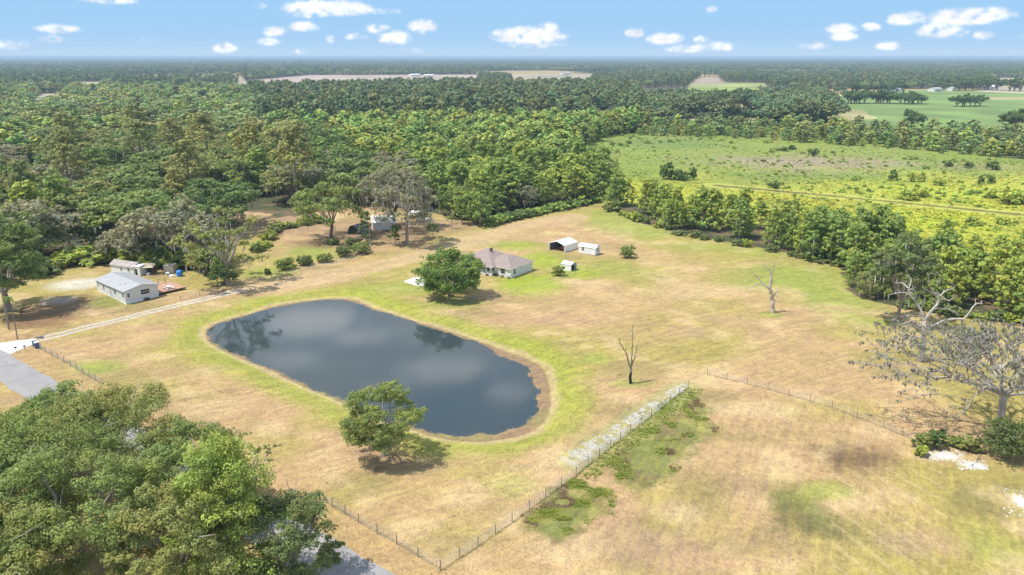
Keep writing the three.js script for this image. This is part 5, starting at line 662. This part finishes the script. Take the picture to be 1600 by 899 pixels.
{ const c = cabin('trailer', 'low white trailer with a flat roof behind the boat hull', 'trailer', [650, 341], [640, 340], [660, 338], { y: 1.9, rise: .15, L: 3, W: 4.5, ov: .05 }); for (const z of [1.4, 2.8]) { const g = new THREE.CylinderGeometry(.35, .35, .2, 14); g.rotateZ(Math.PI / 2); g.translate(-.12, .35, z); mesh('wheel', g, TYRE, c.t); } }
// roofs that show through the far woods and farms
[[102, 204, 9, 'white-walled house showing through the far left trees'], [232, 204, 11, 'pale-roofed house in a clearing of the far woods'], [285, 229, 8, 'white shed roof between the pines of the left woods'], [367, 221, 9, 'white roof among grey oaks deep in the woods'], [484, 229, 11, 'low white building behind the brown oaks'], [215, 190, 9, 'long pale barn behind the yellowish tree crowns'],
 [1396, 143, 26, 'big white barn roof at the back of the green fields'], [1461, 143, 22, 'long white stable beside the dark farm oaks'], [1486, 142, 16, 'small white stable next to the long stable'], [1545, 139, 26, 'pale farm shed among the far farm oaks'], [883, 117, 30, 'tiny white farmhouse beyond the tan strip'], [647, 119, 34, 'tiny white house on the pink far field'], [670, 120, 26, 'smaller tiny house on the pink far field'], [296, 324, 6, 'pale outbuilding by the yellow glade'], [938, 180, 8, 'small hut by the far blue pond']].forEach(([x, y, w, l], i) => {
  const p = G(x, y), t = thing('farm_building', l, 'building', p, .3 + (i % 3) * .25), W = w * .55, h = y < 150 ? 4.5 : 3; put('wall', gableWall(gb(), -w / 2, w / 2, -W / 2, W / 2, 0, h, h * .45, true), OFFWHITE, t); put('roof', gableRoof(-w / 2, w / 2, -W / 2, W / 2, h + .05, h * .45, .4, true, .2), i % 3 === 1 ? METALROOF : WHITEMETAL, t); put('door', gb().box(-1, 1, 0, h * .75, W / 2, W / 2 + .06), DARK, t); });
{ const sh = new THREE.Shape(); const m = G(946, 184), e = G(962, 184), b = G(946, 187.5), rx = e.x - m.x, rz = b.z - m.z; for (let i = 0; i < 24; i++) { const a = i / 24 * 6.283, k = 1 + .2 * Math.sin(a * 3); const x = m.x + rx * k * Math.cos(a), y = -(m.z + rz * k * Math.sin(a)); i ? sh.lineTo(x, y) : sh.moveTo(x, y); } const g = new THREE.ShapeGeometry(sh); g.rotateX(-Math.PI / 2); g.translate(0, .12, 0); mesh('far_pond', g, new THREE.MeshPhysicalMaterial({ color: new THREE.Color().setRGB(.05, .08, .1), roughness: .06, ior: 1.33 })).userData.kind = 'structure'; }

// ---------------------------------------------------------------- poles, fences, small things
function pole(label, px, py, top, r0, arm) { const b = onGround(px, py), h = heightAt(b.z, top), t = thing('utility_pole', label, 'pole', b); mesh('post', withUV(gb().tube([V3(0, -.3, 0), V3(0, h * .5, 0), V3(.05, h, 0)], [r0, r0 * .9, r0 * .75], 9, () => [1, 1, 1]).build()), POST, t); if (arm) { put('crossarm', gb().box(-.9, .9, h - .55, h - .43, -.06, .06), POST, t); for (const x of [-.8, .8, 0]) put('insulator', gb().tube([V3(x, h - .43, 0), V3(x, h - .2, 0)], [.05, .04], 6), OFFWHITE, t); } else put('service_box', gb().box(-.15, .15, h * .3, h * .3 + .5, .12, .32), OFFWHITE, t); return t; }
pole('thick pale utility pole at the driveway mouth, in the shade of the huge oak', 14, 516, 450, .2, true); pole('slim utility pole standing in the neighbour\'s yard by the bushes', 579, 398, 350, .13, false);
{ const s = specOf(27, 531, 464, 8), o = thing('palm_tree', 'slender bare-stemmed tree with a little leafy top beside the thick pole', 'tree', s.at); const g = gb(); g.tube([V3(0, -.2, 0), V3(.1, s.H * .5, 0), V3(0, s.H * .9, 0)], [.13, .1, .08], 7, () => [.2, .16, .12]); mesh('trunk', g.build(), barkMat, o); const c = gb(), r = rngOf(8); for (let i = 0; i < 5; i++) mass(c, V3((r() - .5) * 1.2, s.H * (.86 + .1 * r()), (r() - .5) * 1.2), .7, .8, 5, 12, .2, r); mesh('crown', c.build(), LEAF.shrub[0], o); }
function fence(label, pts, gap, h, { wires = 6, thick = .055, cap } = {}) {
  const P = line(...pts), o = thing('wire_fence', label, 'fence', P[0].clone()); let w = gb();
  for (let i = 1; i < P.length; i++) { const a = P[i - 1], b = P[i], n = Math.max(1, Math.round(a.distanceTo(b) / gap)); for (let k = 0; k <= n; k++) { const q = a.clone().lerp(b, k / n), y = groundY(q.x, q.z), x = q.x - P[0].x, z = q.z - P[0].z; if (k || i < 2) put('post', gb().tube([V3(x, y - .2, z), V3(x + .02, y + h + .1 * hash(k, i), z)], [thick * 1.1, thick], 6), POST, o); if (k < n) { const q2 = a.clone().lerp(b, (k + 1) / n), y2 = groundY(q2.x, q2.z), A = (v) => V3(x, y + v, z), B = (v) => V3(q2.x - P[0].x, y2 + v, q2.z - P[0].z); for (let j = 0; j < wires; j++) { const v = h * (.08 + .88 * j / (wires - 1)); w.tube([A(v), B(v)], [.016, .016], 3, [1, 1, 1], false); } const m = Math.round(gap / .5); for (let j = 1; j < m; j++) { const c = A(0).lerp(B(0), j / m), d = A(h * .95).lerp(B(h * .95), j / m); w.tube([c, d], [.012, .012], 3, [1, 1, 1], false); } } } }
  put('wire_mesh', w, WIRE, o).userData.kind = 'stuff'; return o;
}
fence('wire fence with wooden posts along the grass verge of the road', [[500, 782], [560, 817], [620, 852], [688, 892]], 3, 1.25, { thick: .07 });
fence('wire fence running from the road corner up along the white rubble', [[688, 892], [800, 815], [900, 742], [985, 675], [1075, 606]], 3.4, 1.25, {});
fence('low wire fence crossing the dry field to the mossy oak', [[1105, 585], [1200, 608], [1300, 638], [1380, 668], [1440, 694]], 4, 1.2, {});
fence('wire fence along the road side of the pond lawn by the driveway', [[62, 546], [110, 572], [160, 602]], 3, 1.2, { thick: .06 });
fence('boundary fence between the driveway and the neighbours\' yellow lawn', [[282, 470], [340, 456], [400, 440], [470, 424], [560, 402]], 4, 1.1, { wires: 4, thick: .06 });
fence('faint wire fence between the house lawn and the dry pasture', [[700, 478], [780, 462], [860, 442], [935, 418]], 5, 1, { wires: 3, thick: .045 });
[[54, 541, .4, 'blue wheeled bin with a white lid at the driveway mouth'], [58, 544.5, .9, 'second wheeled bin, nearer the wire fence at the driveway mouth']].forEach(([x, y, a, l]) => { const t = thing('wheeled_bin', l, 'bin', onGround(x, y), a); const g = new THREE.CylinderGeometry(.52, .42, 1.15, 4, 1); g.rotateY(Math.PI / 4); g.translate(0, .68, 0); mesh('body', g, std(.06, .1, .26, .6), t); put('lid', gb().box(-.42, .42, 1.26, 1.36, -.45, .4), WHITE, t); put('handle', gb().tube([V3(-.3, 1.2, -.5), V3(.3, 1.2, -.5)], [.025, .025], 6), DARK, t); for (const s of [-.3, .3]) { const w = new THREE.CylinderGeometry(.13, .13, .07, 12); w.rotateZ(Math.PI / 2); w.translate(s, .13, -.36); mesh('wheel', w, TYRE, t); } });
[[25, 551, 'dark mailbox on a short post at the road edge'], [39, 549, 'brown mailbox leaning on its post beside the concrete apron']].forEach(([x, y, l], i) => { const t = thing('mailbox', l, 'mailbox', onGround(x, y), .5); put('post', gb().box(-.05, .05, -.2, .95, -.05, .05), POST, t); const g = new THREE.CylinderGeometry(.13, .13, .5, 12, 1, false, 0, Math.PI); g.rotateZ(Math.PI / 2); g.rotateX(-Math.PI / 2); g.translate(0, 1.1, 0); const m = i ? DARKWOOD : std(.03, .04, .09, .5); m.side = THREE.DoubleSide; mesh('lid', g, m, t); put('box', gb().box(-.25, .25, .95, 1.1, -.13, .13), m, t); });

// ---------------------------------------------------------------- hedgerow, marsh bushes, undergrowth
function bushes(list, group, mats) { const roots = {}; list.forEach(([px, py, h, w, label, v = 0], i) => { const p = onGround(px, py), key = v + '/' + i % 2; let o; if (!roots[key]) roots[key] = o = plantTree('shrub', label, 'shrub', p, KIND.bush[i % 2], mats[v % mats.length], { group, stem: 'stem', crown: 'foliage' }); else { o = roots[key].clone(); o.name = numbered('shrub'); o.position.copy(p); scene.add(o); tag(o, label, 'shrub', group); } o.scale.set(w / 2.2, h / 2.4, w / 2.2); o.rotation.y = i * 1.7; }); }
{ const r = rngOf(61), l = []; for (let i = 0; i < 34; i++) { const k = i / 33; l.push([mix(765, 932, k) + (r() - .5) * 3, mix(353, 316, Math.pow(k, .95)) - 1 + (r() - .5) * 2, 2 + r() * 1.2, 2.6 + r(), `${r() < .5 ? 'leafy' : 'low'} hedgerow bush ${['beside the saplings', 'just past the saplings', 'before the tallest lime trees', 'behind the brown-roofed house', 'beyond the open carport', 'near the far pasture corner', 'in the far corner where the belt begins'][Math.floor(k * 6.99)]}`, r() < .7 ? 1 : 0]); } bushes(l, 'bushes of the hedgerow', [LEAF.dark[0], LEAF.lime[2]]); }
bushes([[1238, 234, 3, 3, 'round bush at the rim of the purple-brown marsh grass'], [1272, 244, 5, 3, 'upright dark bush in the marsh before the far trees'], [1395, 282, 5, 2.4, 'tall ragged bush left of the marsh\'s bush trio'], [1424, 284, 5, 2, 'middle bush of the trio in the bright marsh', 1], [1440, 284, 4.6, 2, 'thin bush of the trio in the bright marsh', 1], [1470, 290, 4, 3, 'broad bush past the trio in the bright marsh', 1], [1532, 288, 4, 1.8, 'slim bush beyond the ditch near the marsh pond grass'], [1547, 287, 4.5, 1.8, 'slimmer twin bush beyond the ditch'], [1552, 265, 4.5, 4, 'dark bush mound at the far marsh edge'], [1482, 260, 3.6, 3, 'dark bush below the far marsh trees'], [1513, 262, 3, 3, 'small dark bush below the far marsh trees'], [1580, 318, 6, 6.5, 'largest leafy bush at the marsh ditch', 1], [1596, 316, 5, 5, 'leafy bush beside the largest marsh bush', 1], [1552, 309, 4.4, 4, 'smaller leafy bush before the largest marsh bush', 1], [1420, 312, 4, 5, 'bright bush pair\'s wider bush by the ditch', 1], [1440, 308, 4.6, 3.4, 'bright bush pair\'s taller bush by the ditch', 1], [1042, 280, 8, 4.6, 'dark round tree-like bush where the marsh begins'], [1060, 281, 5.6, 5.4, 'dark low bush where the marsh begins'], [1084, 281, 6, 1.6, 'dark pointed bush alone in the marsh'], [1212, 294, 3.6, 3.4, 'dark bush on the marsh ditch bank'], [1225, 236, 2.6, 3, 'little bush in the far purple grass'], [1565, 350, 3, 2.6, 'low bush in the yellow marsh behind the tree belt', 1], [1520, 352, 3, 3.5, 'flat yellow-green bush in the marsh behind the tree belt', 1]], 'bushes in the marsh', [LEAF.dark[0], LEAF.lime[1]]);
{ const r = rngOf(62), l = []; const along = (pts, n, where, h) => { const P = line(...pts); for (let i = 0; i < n; i++) { const s = (i + r()) / n * (P.length - 1), a = Math.floor(s), q = P[a].clone().lerp(P[a + 1], s - a), [px, py] = project(q.x, 0, q.z); const hk = .6 + .8 * r(), wk = .8 + .8 * r(), v = r() < .5 ? 1 : 0; l.push([px, py + (r() - .5) * 3, h * hk, h * wk, `${hk > 1.12 ? 'tall' : hk > .85 ? 'middling' : 'low'} ${v ? 'bright' : 'dark'} ${wk > 1.2 ? 'broad' : 'narrow'} undergrowth bush ${where}`, v]); } };
  along([[940, 325], [1000, 346], [1080, 371]], 9, 'at the foot of the tree belt near the hedgerow', 2.2); along([[1080, 371], [1200, 391], [1300, 413], [1345, 418]], 17, 'at the foot of the tree belt facing the pasture', 2); along([[1410, 478], [1500, 494], [1600, 505]], 16, 'at the foot of the tree belt beyond the dead trees', 1.8); along([[60, 432], [110, 410], [185, 408], [240, 412], [262, 415], [300, 415]], 34, 'at the wood\'s edge behind the mobile home', 4); along([[395, 400], [435, 358], [510, 346]], 14, 'at the wood\'s edge by the neighbour\'s lawn', 2.4); along([[700, 340], [765, 350]], 8, 'under the saplings by the dirt yard', 1.8);
  bushes(l, 'undergrowth along the woods', [LEAF.dark[1], LEAF.shrub[1]]); }

{ const r = rngOf(64), sh = [0, 1].map((i) => oakShape(181 + i, { H: 14, R: 8, boughs: 30, tufts: 5, n: 10, size: .8, rad: .3, trunk: .1, sides: 5, low: .75, cy: .5, flat: .9 })), roots = []; let n = 0;
  for (const [x0, x1, y, k, h, where] of [[1322, 1352, 161, 6, 15, 'in the farm tree group nearest the dark wood'], [1366, 1394, 162, 6, 16, 'in the middle farm tree group of the green fields'], [1406, 1442, 162, 7, 16, 'in the third farm tree group of the green fields'], [1492, 1536, 166, 6, 13, 'in the tree pair island by the pale farm track'], [1470, 1560, 141, 10, 22, 'in the dark oak row by the white stables'], [1572, 1596, 143, 3, 22, 'in the oak group at the end of the stables'], [1300, 1420, 146, 10, 17, 'in the tree line behind the green fields'], [1422, 1434, 197, 3, 12, 'in the clump between the marsh trees and the field'], [1582, 1592, 206, 2, 17, 'in the tall pair rising over the far marsh trees'], [1085, 1230, 158, 12, 15, 'in the hedge line before the far bright field']])
    for (let i = 0; i < k; i++) { const p = G(mix(x0, x1, (i + r() * .8) / k), y + (r() - .5) * 2), f = .75 + .5 * r(), a = roots[n % 2], label = `${f > 1.08 ? 'tallest' : f > .92 ? 'middling' : 'smaller'} dark farm oak ${where}`; let o; if (!a) roots[n % 2] = o = plantTree('oak_tree', label, 'tree', p, sh[n % 2], LEAF.dark[0], { group: 'dark oaks of the far farm' }); else { o = a.clone(); o.name = numbered('oak_tree'); o.position.copy(p); scene.add(o); tag(o, label, 'tree', 'dark oaks of the far farm'); } o.scale.set(h / 14 * f, h / 14 * f, h / 14 * f); o.rotation.y = r() * 6; n++; } }

// ---------------------------------------------------------------- rubble, grass and weeds: too many to count
function scatter(name, label, geo, mat, list, kind = 'stuff', cat = 'grass') { const im = new THREE.InstancedMesh(geo, mat, list.length), M = new THREE.Matrix4(), Q = new THREE.Quaternion(), E = new THREE.Euler(), C = new THREE.Color(); list.forEach((t, i) => { E.set(t.tx ?? 0, t.a, t.tz ?? 0); Q.setFromEuler(E); M.compose(V3(t.x, t.y, t.z), Q, V3(t.w, t.h, t.w)); im.setMatrixAt(i, M); im.setColorAt(i, C.setRGB(...t.c)); }); im.name = numbered(name); im.castShadow = im.receiveShadow = true; tag(im, label, cat, null, kind); scene.add(im); }
const tuft = (blades, seed) => { const g = gb(), r = rngOf(seed); for (let i = 0; i < blades; i++) { const a = r() * 6.283, d = r() * .45, x = Math.cos(a) * d, z = Math.sin(a) * d, b = r() * 6.283, w = .05 + .05 * r(), lx = (r() - .5) * .7, lz = (r() - .5) * .7, k = g.p.length / 3, h = .6 + .5 * r(), n = [lx * .3, 1, lz * .3]; g.v(x - Math.cos(b) * w, 0, z - Math.sin(b) * w, ...n, [1, 1, 1]); g.v(x + Math.cos(b) * w, 0, z + Math.sin(b) * w, ...n, [1, 1, 1]); g.v(x + lx, h, z + lz, ...n, [1, 1, 1]); const p = g.p, q = 3 * k, up = (p[q + 5] - p[q + 2]) * (p[q + 6] - p[q]) - (p[q + 3] - p[q]) * (p[q + 8] - p[q + 2]); up > 0 ? g.i.push(k, k + 1, k + 2) : g.i.push(k, k + 2, k + 1); } return g.build(); };
const grassMat = new THREE.MeshStandardMaterial({ color: 0xffffff, roughness: 1, side: THREE.DoubleSide });
{
  const r = rngOf(300), lawn = [], weeds = [], reeds = [];
  for (let i = 0; i < 110000; i++) { const k = Math.pow(r(), .8), z = -58 - k * 140, x = (r() - .5) * 2 * (-z * .69 + 8), d = pond(x, z), rs = roadSide(x, z); if (d < .3 || rs > -.2 || woodAt(x, z)) continue; const c = groundColor(x, z, 0, true).map((v) => v * (.75 + .5 * r())), s = d < 7 ? 1.2 : 1; lawn.push({ x, y: groundY(x, z) - .02, z, a: r() * 6.3, w: (.25 + .3 * r()) * s, h: (.03 + .07 * r() * r()) * s, c }); }
  for (let i = 0; i < 26000; i++) { const k = Math.pow(r(), .8), z = -58 - k * 190, x = (r() - .5) * 2 * (-z * .69 + 8), d = pond(x, z); if (d < 2.5 || roadSide(x, z) > -.2 || woodAt(x, z) || noise(x * .08 + 60, z * .08) < .38) continue; const q = r(); lawn.push({ x, y: groundY(x, z) - .02, z, a: r() * 6.3, w: .2 + .35 * r() * r(), h: .1 + .2 * r() * r(), c: q < .45 ? [.2, .23, .07] : q < .8 ? [.42, .34, .2] : [.24, .17, .1] }); }
  for (let i = 0; i < 160000 && weeds.length < 15000; i++) { const w = WEEDS[i % 2], b = weedBox[i % 2], x = mix(b[0] - 3, b[1] + 3, r()), z = mix(b[2] - 3, b[3] + 3, r()); const wk = weedK(x, z); if (r() > wk * wk) continue; const q = noise(x * .45, z * .45), k = smooth(.35, .7, q), c = noise(x * .3 + 9, z * .3) > .68 ? [.2, .14, .08] : mixc([.17, .23, .04], [.33, .34, .06], r() * .6 + .4 * (1 - k)); if (noise(x * .6 + 2, z * .6) < .3) continue; weeds.push({ x, y: groundY(x, z) - .03, z, a: r() * 6.3, w: .2 + .5 * r() * r(), h: (.05 + .3 * k) * (.3 + 1.1 * r() * r()), c }); }
  for (let i = 0; i < 900; i++) { const t = r(), a = G(900, 742), b = G(1075, 606), o = (r() - .5) * 3, x = mix(a.x, b.x, t) + o + 1, z = mix(a.z, b.z, t) + (r() - .5) * 2 + 1; weeds.push({ x, y: groundY(x, z), z, a: r() * 6, w: .25 + .4 * r(), h: .1 + .25 * r(), c: mixc([.2, .27, .05], [.36, .38, .1], r()) }); }
  for (let i = 0; i < 36000; i++) { const py = 200 + Math.pow(r(), .7) * 260, px = 890 + r() * 760, g = G(px, py), [qx, qy] = project(g.x, 0, g.z); if (!inPoly(MARSH, qx, qy) || woodAt(g.x, g.z)) continue; if (pathDist(DITCH, g.x, g.z) < 7 && r() < .85) continue; const c = groundColor(g.x, g.z, 0, false).map((v) => v * (.7 + .6 * r())); reeds.push({ x: g.x, y: -.05, z: g.z, a: r() * 6.3, w: .6 + 1 * r(), h: .15 + .8 * r() * noise(g.x * .05, g.z * .05 + 4), c }); }
  const pw = []; for (let i = 0; i < 200000 && pw.length < 5000; i++) { const x = mix(shoreBox[0], shoreBox[1], r()), z = mix(shoreBox[2], shoreBox[3], r()), d = pond(x, z); if (d > .2 || d < -7) continue; const u = (x - pondMid.x) / (shoreBox[1] - shoreBox[0]) + .3 * (z - pondMid.z) / (shoreBox[3] - shoreBox[2]), w = shelf(x, z) + .5; if (-d > w || r() < .5) continue; const k = .7 + .6 * r(); pw.push({ x, y: WATER - .05, z, a: r() * 6.3, w: .3 + .4 * r(), h: .05 + .05 * r(), c: r() < .2 ? [.42 * k, .37 * k, .16 * k] : [.50 * k, .38 * k, .25 * k] }); }
  const scrub = []; for (let i = 0; i < 9000 && scrub.length < 1100; i++) { const py = 204 + Math.pow(r(), 1.3) * 190, px = 900 + r() * 760, g = G(px, py); if (!inPoly(MARSH, px, py) || woodAt(g.x, g.z) || pathDist(DITCH, g.x, g.z) < 5) continue; if (noise(g.x * .03 + 11, g.z * .03) < .45 && r() < .8) continue; const v = .7 + .6 * r(), h = (.4 + 1.3 * r() * r()) * (py < 240 ? 1.5 : 1); scrub.push({ x: g.x, y: -.1, z: g.z, a: r() * 6.3, w: h * (.35 + .3 * r()), h: h * .42, c: r() < .7 ? [.30 * v, .42 * v, .085 * v] : [.46 * v, .55 * v, .09 * v] }); }
  scatter('marsh_scrub', 'small scattered scrub in the marsh grass', KIND.bush[0].crown, MASSMAT, scrub, 'stuff', 'scrub');
  scatter('pond_weeds', 'brown weeds standing in the shallow rim of the pond', tuft(12, 4), grassMat, pw, 'stuff', 'weeds');
  scatter('grass', 'short dry and green grass of the mown lawns and pasture', tuft(9, 1), grassMat, lawn); scatter('weeds', 'uncut green weeds beside the wire fence', tuft(16, 2), grassMat, weeds, 'stuff', 'weeds'); scatter('marsh_grass', 'tall yellow-green marsh grass behind the tree belt', tuft(14, 3), grassMat, reeds, 'stuff', 'marsh grass');
  // broken white limestone beside the fence, and on the sand by the mossy oak
  const rock = (() => { const g = new THREE.IcosahedronGeometry(1, 1), p = g.attributes.position; for (let i = 0; i < p.count; i++) { const k = .75 + .5 * hash(Math.round(p.getX(i) * 50), Math.round(p.getY(i) * 50 + p.getZ(i) * 90)); p.setXYZ(i, p.getX(i) * k, p.getY(i) * k * .55, p.getZ(i) * k); } g.computeVertexNormals(); return g; })();
  const stones = [], A = G(898, 726), B = G(1074, 602), dir = B.clone().sub(A), n = V3(dir.z, 0, -dir.x).normalize(); if (n.x > 0) n.negate();
  for (let i = 0; i < 5200; i++) { const t = r(), wd = mix(3.2, 1.6, t), o = (r() - .25) * wd, x = A.x + dir.x * t + n.x * o, z = A.z + dir.z * t + n.z * o; if (fbm(t * 30, o * 1.3 + 5, 3) < .52) continue; const s = .03 + .09 * Math.pow(r(), 2.2), v = .36 + .26 * r(); stones.push({ x, y: groundY(x, z) + s * .12, z, a: r() * 6.3, tx: (r() - .5) * .5, tz: (r() - .5) * .5, w: s, h: s, c: [v, v * .98, v * .93] }); }
  const sandy = []; for (const [px, py, rx, ry] of [[1475, 712, 34, 9], [1520, 727, 24, 7], [1594, 786, 26, 22]]) for (let i = 0; i < 160; i++) { const q = G(px + (r() - .5) * 2 * rx, py + (r() - .5) * 2 * ry), s = .04 + .13 * Math.pow(r(), 2), v = .4 + .3 * r(); sandy.push({ x: q.x, y: groundY(q.x, q.z) + s * .1, z: q.z, a: r() * 6.3, tx: (r() - .5) * .5, w: s, h: s, c: [v, v * .96, v * .9] }); }
  const stoneMat = new THREE.MeshStandardMaterial({ color: 0xffffff, roughness: .95, flatShading: true });
  scatter('rubble', 'broken white limestone strewn in a strip beside the wire fence', rock, stoneMat, stones, 'stuff', 'rubble'); scatter('rubble', 'white stones scattered on the sand by the mossy oak', rock, stoneMat, sandy, 'stuff', 'rubble');
}
renderer.render(scene, camera);
